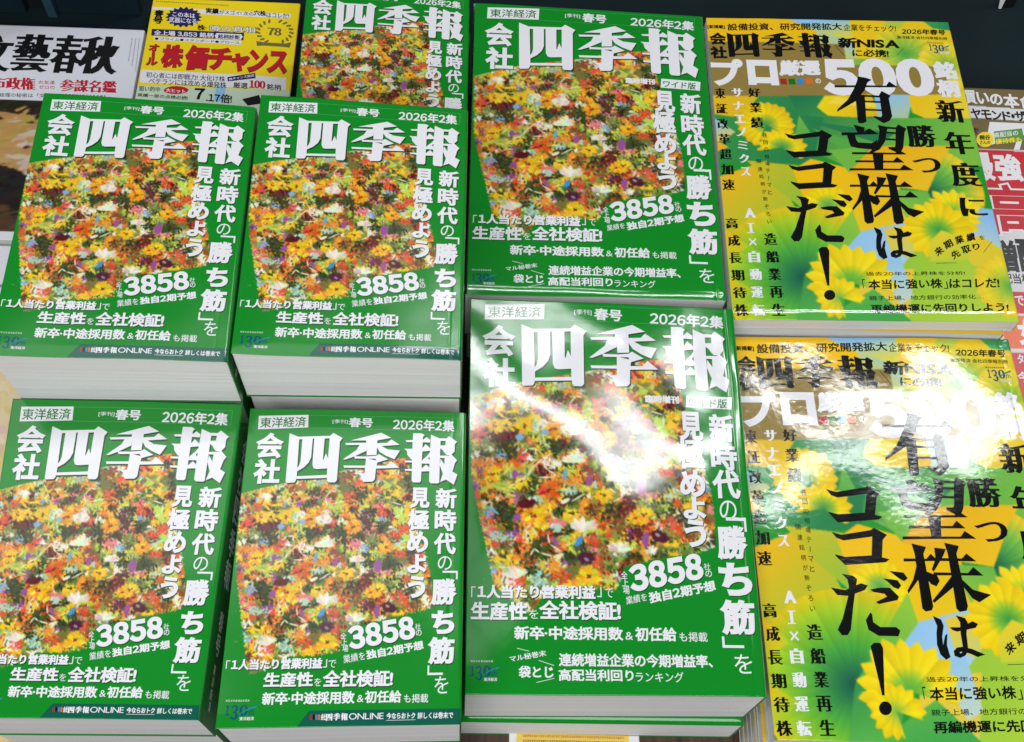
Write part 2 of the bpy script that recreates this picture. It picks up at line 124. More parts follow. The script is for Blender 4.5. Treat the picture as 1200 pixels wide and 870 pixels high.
# ------------------------------------------------------------------ print layout of the covers (mm from each cover's top left corner)
DATA = json.loads(r"""{"out":{"small":[["P",[[[5.4,4.6],[34.2,3.7],[34.6,11.8],[5.6,13.2]]],"W",0],
["T","東洋経済",[6.4,5.7,33.2,4.8,6.5,12.2],0.012,0,"G",0],
["T","[季刊]",[48.6,6.4,57.5,6.4,48.6,9.2],0.008,0,"W",0],
["T","春号",[57.9,4.9,72.3,4.9,58.0,11.1],0.035,0,"W",0],
["T","2026年2集",[84.2,4.9,121.2,5.3,84.2,12.3],0.03,0,"W",0],
["T","会",[5.3,15.2,21.3,15.2,5.3,31.3],0.045,0,"W",1],
["T","社",[5.6,31.7,20.7,31.7,5.6,46.9],0.045,0,"W",1],
["TITLE",[24.1,14.1,123.5,14.1,24.1,46.3],"W",1],
["T","新",[110.8,48.4,123.4,48.4,110.8,60.8],0.04,0,"W",1],
["T","時",[110.8,61.5,123.4,61.5,110.8,74.3],0.04,0,"W",1],
["T","代",[110.6,75.4,123.4,75.4,110.6,87.9],0.04,0,"W",1],
["T","の",[113.3,89.0,121.2,89.0,113.3,97.0],0,0,"W",0],
["T","﹁",[116.1,97.5,124.7,97.5,116.1,102.3],0,0,"W",0],
["T","勝",[110.1,101.9,124.4,101.9,110.1,117.2],0.05,0,"W",1],
["T","ち",[110.6,120.0,123.4,120.0,110.6,133.0],0.055,0,"W",1],
["T","筋",[108.9,134.6,123.7,134.6,108.9,149.5],0.05,0,"W",1],
["T","﹂",[109.2,150.0,117.6,150.0,109.2,155.1],0,0,"W",0],
["T","を",[113.2,155.9,120.7,155.9,113.2,164.9],0,0,"W",0],
["T","見",[95.8,48.2,107.6,48.2,95.8,60.7],0.045,0,"W",1],
["T","極",[95.3,61.6,107.7,61.6,95.3,73.9],0.045,0,"W",1],
["T","め",[95.4,75.0,107.5,75.0,95.4,87.1],0.045,0,"W",1],
["T","よ",[96.2,88.1,106.8,88.1,96.2,99.0],0.045,0,"W",1],
["T","う",[96.6,100.4,106.7,100.4,96.6,113.1],0.045,0,"W",1],
["T","3858",[64.3,129.0,100.2,122.7,66.5,141.6],0.06,0,"W",1],
["T","全",[61.3,132.1,64.4,132.1,61.3,135.4],0.008,0,"W",0],
["T","上",[62.0,135.5,65.1,135.5,62.0,138.9],0.008,0,"W",0],
["T","場",[62.7,138.9,65.8,138.9,62.7,142.4],0.008,0,"W",0],
["T","社",[101.6,127.3,104.7,127.3,101.6,130.5],0.008,0,"W",0],
["T","の",[102.2,130.7,105.3,130.7,102.2,133.9],0.008,0,"W",0],
["T","業績を",[63.1,144.2,74.6,142.2,63.9,148.6],0.005,0,"W",0],
["T","独自2期予想",[75.2,141.7,106.2,136.3,76.0,146.7],0.04,0,"W",0],
["T","「",[1.8,146.1,3.9,146.1,1.8,150.4],0,0,"W",0],
["T","1人当たり営業利益",[4.6,145.4,52.5,145.4,4.6,151.2],0.05,0,"W",1],
["T","」",[52.9,146.2,55.0,146.2,52.9,150.6],0,0,"W",0],
["T","で",[55.7,146.7,59.9,146.7,55.7,150.7],0,0,"W",0],
["T","生産性",[22.1,152.7,48.2,152.7,22.1,160.6],0.04,0,"W",1],
["T","を",[48.9,156.1,52.6,156.1,48.9,160.2],0,0,"W",0],
["T","全社検証!",[53.2,152.0,90.7,152.0,53.2,161.0],0.04,0,"W",1],
["T","新卒·中途採用数",[22.3,162.9,70.9,162.9,22.3,169.6],0.035,0,"W",0],
["T","&",[72.1,165.1,75.6,165.1,72.1,168.8],0,0,"W",0],
["T","初任給",[76.1,162.8,95.7,162.8,76.1,169.4],0.035,0,"W",0],
["T","も掲載",[97.0,164.9,110.0,164.9,97.0,169.5],0.008,0,"W",0],
["P",[[[47.4,172.8],[128.2,172.8],[128.1,180.9],[41.5,180.6]]],"T",0],
["P",[[[48.0,174.8],[49.0,174.8],[49.2,177.3],[48.1,177.3]]],"R",0],
["P",[[[49.3,174.8],[50.4,174.8],[50.5,177.4],[49.5,177.3]]],"K",0],
["P",[[[50.7,174.8],[51.7,174.8],[51.9,177.4],[50.9,177.4]]],"U",0],
["P",[[[52.1,174.8],[53.1,174.8],[53.3,177.4],[52.3,177.4]]],"O",0],
["T","会社",[53.6,174.3,56.2,174.3,53.6,177.7],0.04,0,"W",0],
["TITLE",[56.3,174.2,67.7,174.2,56.3,178.0],"W",0],
["T","ONLINE",[68.3,174.4,86.5,174.4,68.3,177.6],0,0,"W",0],
["T","今ならおトク",[88.0,174.4,103.4,174.4,88.0,177.7],0.035,0,"W",0],
["P",[[[88.1,178.2],[103.5,178.1],[103.5,178.3],[88.1,178.4]]],"W",0],
["T","詳しくは巻末で",[104.6,174.5,123.7,174.5,104.6,177.8],0.025,0,"W",0],
["LOGO",[4.1,168.9,20.5,168.9,4.1,177.1]],
["TINY",[3.7,166.6,16.1,166.6,3.7,167.6],"W"],
["FRAME",[[34.18,3.96],[123.02,3.84],[122.91,12.3],[34.67,12.13]]],
["PAINT",[[0.2,52.8],[14.8,48.5],[30.6,44.8],[45.4,41.4],[60.3,37.4],[77.9,32.5],[93.8,29.5],[97.1,46.2],[103.1,75.4],[109.5,101.1],[111.6,117.9],[103.4,120.8],[82.3,125.3],[64.7,130.6],[61.5,137.1],[60.9,142.0],[49.1,144.3],[35.1,144.1],[24.1,150.7],[14.0,153.6],[12.1,146.0],[7.5,124.8],[2.3,100.0],[0.8,87.3]]]],"wide":[["P",[[[9.9,4.0],[50.1,2.3],[49.6,13.4],[9.6,15.0]]],"W",0],
["T","東洋経済",[11.8,5.4,48.0,3.9,11.7,13.6],0.012,0,"G",0],
["T","[季刊]",[70.3,5.4,82.2,5.4,70.3,9.8],0.008,0,"W",0],
["T","春号",[84.0,3.9,103.3,4.7,83.4,12.8],0.035,0,"W",0],
["T","2026年2集",[122.6,5.0,174.2,5.8,121.8,14.5],0.03,0,"W",0],
["T","会",[8.0,18.7,30.3,18.7,8.0,41.5],0.045,0,"W",1],
["T","社",[8.8,42.6,30.1,42.6,8.8,63.6],0.045,0,"W",1],
["TITLE",[34.3,15.5,174.6,15.5,34.3,62.2],"W",1],
["T","臨時増刊",[116.2,65.8,138.9,65.8,116.2,71.3],0.05,0,"W",0],
["P",[[[144.2,65.1],[175.4,65.4],[174.3,74.1],[143.3,73.7]]],"W",0],
["T","ワイド版",[145.8,66.5,171.8,66.9,145.1,73.2],0.02,0,"G",0],
["T","新",[157.7,77.6,174.7,77.6,157.7,96.9],0.04,0,"W",1],
["T","時",[157.6,97.5,175.3,97.5,157.6,116.4],0.04,0,"W",1],
["T","代",[157.3,115.9,175.8,115.9,157.3,135.0],0.04,0,"W",1],
["T","の",[161.0,136.2,172.1,136.2,161.0,148.9],0,0,"W",0],
["T","﹁",[164.6,147.2,177.7,147.2,164.6,156.3],0,0,"W",0],
["T","勝",[157.7,152.5,177.5,152.5,157.7,174.6],0.05,0,"W",1],
["T","ち",[157.3,176.2,178.4,176.2,157.3,197.0],0.055,0,"W",1],
["T","筋",[156.2,199.3,178.3,199.3,156.2,221.1],0.05,0,"W",1],
["T","﹂",[156.3,221.9,169.8,221.9,156.3,228.7],0,0,"W",0],
["T","を",[162.9,232.5,174.0,232.5,162.9,243.8],0,0,"W",0],
["T","見",[137.5,76.7,153.8,76.7,137.5,96.8],0.045,0,"W",1],
["T","極",[135.5,95.5,153.3,95.5,135.5,116.0],0.045,0,"W",1],
["T","め",[136.0,116.6,152.7,116.6,136.0,134.9],0.045,0,"W",1],
["T","よ",[137.2,134.4,152.1,134.4,137.2,149.1],0.045,0,"W",1],
["T","う",[137.1,149.1,151.2,149.1,137.1,167.1],0.045,0,"W",1],
["T","3858",[99.6,179.8,146.6,170.1,101.2,196.4],0.06,0,"W",1],
["T","全",[95.3,183.3,99.4,183.3,95.3,187.8],0.008,0,"W",0],
["T","上",[95.7,187.9,99.9,187.9,95.7,192.5],0.008,0,"W",0],
["T","場",[96.2,192.5,100.3,192.5,96.2,197.2],0.008,0,"W",0],
["T","社",[148.1,177.0,152.3,177.0,148.1,181.2],0.008,0,"W",0],
["T","の",[148.8,181.5,153.0,181.5,148.8,185.6],0.008,0,"W",0],
["T","業績を",[97.6,198.8,110.7,196.1,98.0,203.7],0.005,0,"W",0],
["T","独自2期予想",[111.7,196.1,154.3,187.2,112.6,202.9],0.04,0,"W",0],
["T","「",[2.9,193.6,5.5,193.6,2.9,200.1],0,0,"W",0],
["T","1人当たり営業利益",[6.7,192.4,79.0,192.4,6.7,200.8],0.05,0,"W",1],
["T","」",[80.0,193.1,82.8,193.1,80.0,199.3],0,0,"W",0],
["T","で",[85.0,193.9,90.1,193.9,85.0,199.5],0,0,"W",0],
["T","生産性",[2.6,202.7,37.0,202.7,2.6,214.0],0.04,0,"W",1],
["T","を",[38.1,207.3,43.7,207.3,38.1,212.8],0,0,"W",0],
["T","全社検証!",[44.0,201.7,94.4,201.7,44.0,213.4],0.04,0,"W",1],
["T","新卒·中途採用数",[28.9,217.1,95.4,217.1,28.9,225.3],0.035,0,"W",0],
["T","&",[96.6,220.0,101.3,220.0,96.6,224.6],0,0,"W",0],
["T","初任給",[102.6,216.8,128.4,216.8,102.6,225.3],0.035,0,"W",0],
["T","も掲載",[129.9,219.6,147.3,219.6,129.9,225.3],0.008,0,"W",0],
["T","マル秘巻末",[26.0,234.9,47.8,231.1,26.6,238.4],0.02,0,"W",0],
["T","袋とじ",[31.5,240.4,52.5,240.4,31.5,247.4],0.035,0,"W",0],
["P",[[[43.7,237.1],[52.9,240.0],[52.7,240.3],[43.6,237.4]],[[42.1,249.8],[53.0,247.3],[53.0,247.6],[42.1,250.1]],[[30.8,230.1],[37.9,231.8],[37.8,232.1],[30.6,230.4]]],"W",0],
["T","連続増益企業の今期増益率、",[55.7,232.9,154.2,232.9,55.7,240.7],0.03,0,"W",0],
["T","高配当利回り",[55.5,242.1,100.6,242.1,55.5,248.9],0.03,0,"W",0],
["T","ランキング",[101.8,243.3,131.0,243.3,101.8,249.2],0.005,0,"W",0],
["LOGO",[3.1,240.1,20.3,240.1,3.1,249.4]],
["TINY",[3.0,237.4,16.6,237.4,3.0,238.6],"W"],
["FRAME",[[50.1,2.66],[174.64,2.46],[173.71,14.49],[49.98,13.76]]],
["PAINT",[[0.9,71.0],[21.6,63.2],[42.3,57.5],[59.7,54.2],[80.8,49.9],[102.3,43.6],[136.6,38.6],[142.2,71.9],[149.4,101.6],[155.8,128.5],[157.3,146.8],[157.0,166.5],[145.7,170.4],[125.2,173.8],[98.3,180.1],[93.8,191.9],[91.3,195.2],[81.4,194.2],[66.7,197.2],[47.3,197.4],[40.8,207.9],[37.6,209.0],[32.8,204.9],[16.7,193.8],[12.9,174.9],[2.1,126.1]]]],"yellow":[["T","[新掲載]",[0.4,7.5,13.9,7.5,0.4,11.8],0.03,0,"K",0],
["T","設備投資、研究開発拡大",[16.0,5.9,105.3,3.2,15.7,13.3],0.022,0,"K",0],
["T","企業をチェック!",[106.4,4.3,147.3,4.5,105.8,11.2],0.008,0,"K",0],
["T","2026年春号",[151.3,8.2,185.6,8.2,150.4,13.9],0.03,0,"K",0],
["T","東洋経済 会社四季報別冊",[146.4,15.7,185.6,16.0,146.2,18.8],0.005,0,"K",0],
["TINY",[169.1,21.9,182.1,21.9,169.1,23.0],"K"],
["LOGO",[169.7,23.5,186.3,23.5,169.7,33.6]],
["T","会",[0.8,15.5,14.2,15.5,0.8,28.1],0.05,0,"K",0],
["T","社",[0.6,29.5,13.5,29.5,0.6,42.0],0.05,0,"K",0],
["TITLE",[14.7,14.4,94.3,14.4,14.7,40.2],"K",0],
["T","新NISA",[100.1,18.2,148.1,18.5,98.9,29.2],0.045,0,"K",0],
["T","に必携!",[109.8,30.3,137.8,30.4,109.1,37.9],0.03,0,"K",0],
["P",[[[143.3,35.9],[149.8,28.1],[150.0,28.2],[143.5,36.0]],[[96.8,26.1],[97.1,25.9],[103.4,37.1],[103.2,37.4]]],"K",0],
["T","プ",[0.2,42.1,24.5,42.1,0.2,68.9],0.055,0,"W",0],
["T","ロ",[27.3,42.7,50.4,42.7,27.3,67.6],0.07,0,"W",0],
["T","厳選",[51.9,42.4,83.9,41.7,51.1,58.4],0.06,0,"W",0],
["P",[[[51.4,60.9],[56.2,60.8],[56.4,66.4],[51.5,66.5]]],"R",0],
["P",[[[57.7,60.8],[62.5,60.7],[62.8,66.3],[57.9,66.4]]],"G",0],
["P",[[[64.1,60.6],[68.9,60.5],[69.1,66.2],[64.2,66.3]]],"U",0],
["P",[[[70.5,60.5],[75.3,60.4],[75.5,66.0],[70.6,66.1]]],"O",0],
["T","の",[77.9,60.3,81.9,60.3,77.9,65.2],0.03,0,"W",0],
["T","5",[83.3,40.6,110.5,40.6,83.3,76.7],0.075,0,"W",0],
["T","0",[111.1,39.4,139.5,39.4,111.1,76.9],0.075,0,"W",0],
["T","0",[139.5,39.1,168.2,39.1,139.5,76.4],0.075,0,"W",0],
["T","銘",[168.9,41.0,186.5,41.0,168.9,58.5],0.06,0,"W",0],
["T","柄",[168.7,59.4,186.1,59.4,168.7,76.3],0.06,0,"W",0],
["P",[[[92.2,67.0],[130.8,66.8],[133.5,62.7],[138.4,67.7],[92.0,68.5]],[[111.0,58.2],[116.0,59.3],[119.6,61.0],[116.4,63.7],[113.3,71.2],[105.2,81.9],[91.0,91.8],[91.5,90.0],[100.3,80.7],[106.3,70.0],[109.3,63.2]],[[106.6,75.3],[112.6,76.5],[110.4,101.3],[108.4,102.6],[105.4,102.7],[105.0,100.1]],[[112.1,76.2],[124.8,76.8],[124.6,77.8],[111.9,77.4]],[[124.2,76.0],[126.5,72.2],[131.9,76.1],[130.3,78.8],[130.3,95.8],[127.9,99.9],[123.5,102.3],[117.7,97.5],[117.4,96.4],[122.3,97.2],[123.8,95.6],[124.5,77.6]],[[111.8,81.8],[125.0,82.0],[124.9,83.1],[111.7,82.8]],[[111.0,89.6],[124.4,89.9],[124.2,90.9],[110.9,90.7]],[[101.6,104.8],[108.2,107.2],[106.9,112.5],[103.5,112.6]],[[91.7,111.9],[106.8,112.0],[111.9,108.1],[117.4,112.7],[91.4,114.1]],[[95.4,113.8],[100.3,113.7],[100.6,118.7],[101.9,121.2],[112.0,121.7],[115.9,118.7],[114.5,124.7],[111.2,126.9],[101.5,125.8],[96.7,124.3],[96.1,121.3]],[[119.2,104.7],[125.4,106.2],[124.4,109.4],[121.4,119.6],[116.7,126.6],[109.7,130.7],[109.6,129.5],[114.9,124.1],[117.9,117.2],[119.7,109.5]],[[124.7,106.1],[132.6,106.7],[132.5,107.8],[124.5,107.3]],[[124.0,110.7],[132.0,111.1],[131.8,112.1],[123.9,111.7]],[[122.6,116.8],[131.0,117.2],[130.9,118.2],[122.5,117.8]],[[132.2,106.5],[134.1,103.9],[138.8,107.3],[137.2,110.5],[134.1,124.4],[132.6,127.5],[129.2,129.1],[124.2,126.1],[123.9,124.8],[128.4,124.7],[129.4,123.2]],[[96.9,130.1],[128.1,130.0],[131.0,127.3],[135.1,130.8],[96.8,131.4]],[[98.4,137.4],[125.5,137.2],[128.5,133.8],[132.2,138.1],[98.2,138.6]],[[93.3,144.6],[129.3,144.2],[132.4,140.5],[137.8,144.9],[93.1,145.9]],[[111.5,130.8],[118.6,130.6],[116.5,144.7],[111.2,145.0]],[[91.6,158.9],[105.2,159.1],[108.2,155.9],[111.2,159.8],[91.4,160.3]],[[98.1,149.2],[105.5,151.3],[103.3,155.5],[103.6,188.5],[102.6,190.8],[99.1,191.6],[97.7,189.9],[98.8,155.6]],[[98.4,164.0],[101.0,162.7],[99.3,169.9],[90.7,180.2],[90.5,179.2],[95.1,172.3]],[[101.5,167.7],[104.0,167.4],[109.4,169.7],[110.2,172.7],[108.1,175.8],[105.5,174.7]],[[111.6,151.8],[117.5,152.5],[115.2,156.8],[108.2,166.4],[107.6,165.6],[111.0,159.0]],[[112.0,158.5],[127.3,158.5],[130.5,155.3],[134.9,159.6],[111.8,159.8]],[[108.3,167.7],[129.3,167.8],[133.1,163.9],[137.3,168.6],[108.1,169.0]],[[118.5,148.5],[126.1,150.3],[123.8,155.2],[124.6,188.2],[123.5,190.7],[119.6,191.5],[118.3,189.6],[119.3,155.3]],[[119.5,169.1],[121.6,170.1],[117.6,176.7],[105.2,186.1],[104.8,185.2],[111.6,177.9]],[[122.4,169.1],[125.3,173.0],[129.8,178.2],[139.6,181.0],[132.5,185.4],[129.0,183.1],[125.3,176.5]],[[103.5,195.1],[107.0,196.9],[107.8,200.5],[105.8,206.8],[105.7,212.7],[108.5,206.4],[109.3,205.6],[107.7,211.8],[108.1,216.2],[108.5,219.0],[106.1,220.4],[103.7,217.6],[102.7,211.8],[103.6,205.1],[104.8,200.6],[103.9,197.2]],[[112.7,201.6],[117.9,201.5],[126.1,197.8],[128.4,199.1],[127.0,201.1],[115.7,203.5],[113.5,202.7]],[[117.5,194.5],[121.6,195.8],[122.6,198.3],[120.6,204.9],[120.3,209.4],[119.8,215.0],[117.7,217.8],[114.7,219.2],[112.0,218.2],[112.0,215.6],[114.1,213.7],[117.2,213.2],[122.5,214.4],[128.8,217.3],[125.1,218.5],[121.2,216.6],[116.9,215.5],[114.8,215.7],[114.4,216.8],[115.5,217.3],[117.1,216.1],[117.9,213.9],[118.1,204.9],[119.0,198.1]],[[50.2,113.3],[55.5,115.1],[74.8,111.6],[77.0,110.0],[83.6,114.6],[80.5,117.8],[77.5,130.1],[81.5,131.3],[79.7,132.8],[54.3,134.9],[50.0,129.6],[49.6,128.6],[54.9,130.1],[72.2,128.8],[75.3,115.4],[56.1,118.2],[52.4,116.7]],[[49.9,142.0],[55.1,143.7],[74.0,140.4],[76.0,138.9],[82.7,143.3],[79.9,146.4],[77.5,158.2],[81.5,159.3],[79.7,160.8],[54.9,162.8],[50.4,157.7],[50.0,156.7],[55.2,158.2],[72.3,157.0],[74.7,144.0],[55.9,146.8],[52.1,145.2]],[[44.7,178.0],[52.4,179.5],[62.4,175.1],[65.8,176.2],[63.9,178.8],[54.0,182.5],[47.4,182.0]],[[52.6,169.2],[58.2,170.3],[60.1,172.2],[58.5,177.5],[57.0,182.9],[55.4,188.7],[51.8,203.6],[49.6,206.6],[46.8,206.7],[45.0,203.6],[48.8,196.8],[54.1,182.9],[55.4,176.4],[55.1,172.3]],[[68.5,178.8],[73.6,177.7],[79.4,177.7],[83.8,183.0],[82.8,184.8],[71.5,187.4],[70.6,186.6],[77.7,183.1],[76.1,181.0],[69.5,179.9]],[[65.4,193.5],[62.4,197.7],[63.1,203.4],[68.3,206.9],[79.6,207.0],[81.1,203.9],[79.3,202.1],[69.8,202.2],[65.7,199.1],[65.8,194.3]],[[77.2,171.7],[84.8,172.8],[86.3,175.9],[84.6,177.9],[82.3,176.8],[79.8,173.9]],[[81.7,166.9],[89.3,168.0],[91.0,171.2],[89.1,172.8],[86.9,171.5],[84.3,169.2]],[[62.9,213.5],[65.0,211.7],[68.2,211.8],[69.2,214.5],[66.0,241.7],[65.4,241.7],[63.5,220.1]],[[69.0,249.3],[68.7,250.6],[67.9,251.7],[67.0,252.5],[65.8,252.9],[64.7,252.9],[63.7,252.5],[62.9,251.7],[62.5,250.6],[62.4,249.4],[62.8,248.1],[63.5,247.1],[64.5,246.2],[65.6,245.8],[66.8,245.8],[67.8,246.2],[68.6,247.1],[69.0,248.2]]],"K",0],
["T","新",[163.9,79.4,186.2,79.4,163.9,100.4],0.0,1,"K",0],
["T","年",[165.1,109.2,186.6,109.2,165.1,129.7],0.0,1,"K",0],
["T","度",[164.8,137.3,187.9,137.3,164.8,158.2],0.0,1,"K",0],
["T","に",[166.6,168.1,185.3,168.1,166.6,184.0],0.0,1,"K",0],
["T","勝",[138.5,103.8,160.9,103.8,138.5,124.2],0.0,1,"K",0],
["T","つ",[138.9,133.8,159.3,133.8,138.9,147.0],0.0,1,"K",0],
["T","東",[1.3,71.2,9.5,71.2,1.3,80.8],0,1,"K",0],
["T","証",[1.2,85.8,9.6,85.8,1.2,95.3],0,1,"K",0],
["T","改",[1.1,100.0,9.7,100.0,1.1,109.5],0,1,"K",0],
["T","革",[1.0,114.1,9.8,114.1,1.0,123.5],0,1,"K",0],
["T","超",[0.9,127.9,9.9,127.9,0.9,137.2],0,1,"K",0],
["T","加",[0.8,141.4,9.9,141.4,0.8,150.7],0,1,"K",0],
["T","速",[0.7,154.8,10.0,154.8,0.7,164.0],0,1,"K",0],
["T","高",[0.9,187.9,9.2,187.9,0.9,196.6],0,1,"K",0],
["T","成",[1.0,202.2,9.6,202.2,1.0,210.9],0,1,"K",0],
["T","長",[1.0,216.3,9.9,216.3,1.0,225.0],0,1,"K",0],
["T","期",[1.1,230.2,10.2,230.2,1.1,238.7],0,1,"K",0],
["T","待",[1.2,243.8,10.5,243.8,1.2,252.3],0,1,"K",0],
["T","株",[1.3,257.1,10.8,257.1,1.3,265.6],0,1,"K",0],
["T","サ",[14.1,71.0,22.3,71.0,14.1,79.0],0.01,1,"W",0],
["T","ナ",[14.1,83.6,22.2,83.6,14.1,91.6],0.01,1,"W",0],
["T","エ",[14.2,96.1,22.1,96.1,14.2,103.9],0.01,1,"W",0],
["T","ノ",[14.3,108.3,22.1,108.3,14.3,116.1],0.01,1,"W",0],
["T","ミ",[14.3,120.4,22.1,120.4,14.3,128.2],0.01,1,"W",0],
["T","ク",[14.4,132.4,22.0,132.4,14.4,140.0],0.01,1,"W",0],
["T","ス",[14.5,144.1,21.9,144.1,14.5,151.7],0.01,1,"W",0],
["T","A",[14.5,179.7,22.2,179.7,14.5,187.7],0.02,1,"W",0],
["T","I",[16.9,192.3,18.8,192.3,16.9,200.1],0.02,0,"W",0],
["P",[[[15.9,192.1],[20.5,192.0],[20.4,192.7],[15.9,192.8]],[[15.3,199.7],[20.0,199.6],[19.9,200.3],[15.2,200.4]]],"W",0],
["T","×",[15.5,204.7,20.8,204.7,15.5,210.6],0,0,"W",0],
["T","自",[14.1,215.1,22.0,215.1,14.1,224.2],0.015,1,"W",0],
["T","動",[13.7,229.3,21.9,229.3,13.7,238.2],0.015,1,"W",0],
["T","運",[13.3,243.3,21.8,243.3,13.3,251.9],0.015,1,"W",0],
["T","転",[13.0,257.0,21.7,257.0,13.0,265.4],0.015,1,"W",0],
["T","好",[25.9,70.7,35.4,70.7,25.9,79.3],0,1,"K",0],
["T","業",[25.7,84.7,35.5,84.7,25.7,93.9],0,1,"K",0],
["T","績",[25.5,98.4,35.6,98.4,25.5,108.3],0,1,"K",0],
["T","注",[33.5,113.0,36.7,113.0,33.5,116.9],0.0,0,"K",0],
["T","目",[33.3,119.6,36.5,119.6,33.3,123.4],0.0,0,"K",0],
["T","の",[33.2,126.1,36.4,126.1,33.2,129.8],0.0,0,"K",0],
["T","相",[33.1,132.5,36.2,132.5,33.1,136.2],0.0,0,"K",0],
["T","場",[32.9,138.9,36.1,138.9,32.9,142.6],0.0,0,"K",0],
["T","テ",[32.8,145.2,35.9,145.2,32.8,148.9],0.0,0,"K",0],
["P",[[[34.2,151.6],[34.6,151.5],[34.3,154.9],[33.9,154.9]]],"K",0],
["T","マ",[32.5,157.8,35.6,157.8,32.5,161.4],0.0,0,"K",0],
["T","と",[32.4,164.0,35.5,164.0,32.4,167.6],0.0,0,"K",0],
["T","関",[26.9,137.0,30.0,137.0,26.9,140.7],0.0,0,"K",0],
["T","連",[27.2,143.7,30.4,143.7,27.2,147.4],0.0,0,"K",0],
["T","銘",[27.6,150.3,30.7,150.3,27.6,153.9],0.0,0,"K",0],
["T","柄",[27.9,156.9,31.0,156.9,27.9,160.5],0.0,0,"K",0],
["T","が",[28.3,163.4,31.4,163.4,28.3,166.9],0.0,0,"K",0],
["T","勢",[28.6,169.9,31.7,169.9,28.6,173.3],0.0,0,"K",0],
["T","ぞ",[28.9,176.3,32.0,176.3,28.9,179.7],0.0,0,"K",0],
["T","ろ",[29.3,182.7,32.3,182.7,29.3,186.0],0.0,0,"K",0],
["T","い",[29.6,189.0,32.7,189.0,29.6,192.3],0.0,0,"K",0],
["T","造",[25.9,200.4,35.2,200.4,25.9,210.0],0,1,"K",0],
["T","船",[25.9,214.8,35.1,214.8,25.9,224.2],0,1,"K",0],
["T","業",[25.9,228.9,35.1,228.9,25.9,238.1],0,1,"K",0],
["T","再",[25.8,242.8,35.0,242.8,25.8,251.8],0,1,"K",0],
["T","生",[25.8,256.4,34.9,256.4,25.8,265.3],0,1,"K",0],
["T","来",[141.1,213.0,146.8,208.4,143.7,218.2],0.03,0,"K",0],
["T","期",[148.7,206.6,154.8,202.8,150.5,212.4],0.03,0,"K",0],
["T","業",[157.5,201.8,163.9,199.2,158.3,208.1],0.03,0,"K",0],
["T","績",[166.3,199.0,172.7,197.4,166.2,205.6],0.03,0,"K",0],
["T","を",[175.2,200.5,179.1,199.8,175.1,203.9],0,0,"K",0],
["T","先",[152.4,214.9,158.3,211.2,154.2,220.4],0.03,0,"K",0],
["T","取",[160.8,210.0,167.0,207.2,161.8,216.0],0.03,0,"K",0],
["T","り",[169.0,207.6,174.0,206.1,169.2,212.7],0.03,0,"K",0],
["P",[[[175.7,214.0],[183.7,204.6],[183.8,204.8],[175.8,214.3]],[[141.7,223.1],[155.8,222.5],[155.8,222.7],[141.6,223.4]]],"K",0],
["T","過去20年の上昇株を分析!",[92.2,231.0,160.0,229.3,92.0,234.0],0.003,0,"K",0],
["T","「",[88.9,236.8,90.9,236.8,88.9,243.8],0,0,"K",0],
["T","本当に強い株",[93.0,237.1,143.7,235.4,92.1,244.8],0.025,0,"K",0],
["T","」",[143.5,237.7,146.5,237.7,143.5,243.4],0,0,"K",0],
["T","はコレだ!",[148.4,235.5,182.4,234.7,147.3,242.9],0.025,0,"K",0],
["T","親子上場、地方銀行の効率化…",[92.0,249.7,169.6,247.4,91.7,253.3],0.003,0,"K",0],
["T","再編機運に先回りしよう!",[92.0,256.3,184.7,253.6,91.3,263.2],0.03,0,"K",0]],"chance":[["TINY",[2.0,2.9,64.9,5.0,2.2,4.3],"e"],
["P",[[[0.3,9.8],[118.1,12.3],[117.4,17.4],[41.0,16.0],[39.2,11.4],[-0.1,13.3]]],"W",0],
["T","春",[2.8,13.0,11.1,13.0,2.8,20.5],0.05,0,"K",0],
["T","号",[2.9,20.5,11.2,20.5,2.9,28.3],0.05,0,"K",0],
["P",[[[43.8,19.4],[40.9,21.1],[43.3,23.4],[39.8,24.1],[41.0,26.9],[37.2,26.6],[37.2,29.7],[33.5,28.4],[32.2,31.3],[29.2,29.1],[26.8,31.6],[24.8,28.8],[21.5,30.4],[20.7,27.4],[17.1,28.1],[17.6,25.2],[13.9,24.8],[15.7,22.3],[12.4,20.9],[15.2,19.1],[12.8,16.9],[16.4,16.1],[15.1,13.2],[18.9,13.6],[18.9,10.4],[22.6,11.8],[23.9,8.8],[26.9,11.0],[29.3,8.5],[31.4,11.3],[34.6,9.7],[35.5,12.8],[39.2,12.1],[38.6,15.0],[42.3,15.4],[40.5,17.9]]],"n",0],
["T","この本は",[18.0,14.3,37.3,15.6,18.7,19.9],0.02,0,"W",0,4],
["T","武器になる",[15.8,20.4,39.2,21.5,16.6,26.3],0.02,0,"W",0,4],
["T","実績",[45.1,8.9,56.7,9.3,45.9,15.2],0.04,0,"K",0],
["T","がスゴイ! 次の",[57.1,10.8,86.1,11.6,57.7,15.5],0.01,0,"K",0],
["T","穴株",[86.2,9.7,96.8,10.2,86.8,15.7],0.04,0,"K",0],
["T","はコレだ!",[97.2,11.7,116.3,12.1,97.8,17.1],0.01,0,"K",0],
["T","株·",[40.6,27.8,48.4,27.9,41.4,34.0],0.03,0,"K",0],
["T","噂の真相",[50.5,27.8,90.0,27.8,51.4,34.9],0.05,0,"K",0],
["T","噂の真相",[51.1,28.3,89.5,28.3,51.8,34.5],0.015,0,"W",0,4],
["P",[[[3.4,34.1],[80.8,35.1],[81.1,43.1],[3.8,41.2]]],"n",0],
["T","全上場 3,853 銘柄",[5.3,35.2,55.4,36.3,5.9,41.1],0.03,0,"W",0,4],
["P",[[[57.75,36.5],[78.61,36.76],[80.09,39.48],[78.68,42.94],[57.85,42.37],[56.66,39.34]]],"W",0,4],
["T","銘柄診断",[59.1,37.5,77.9,37.9,59.4,42.3],0.03,0,"n",0,5],
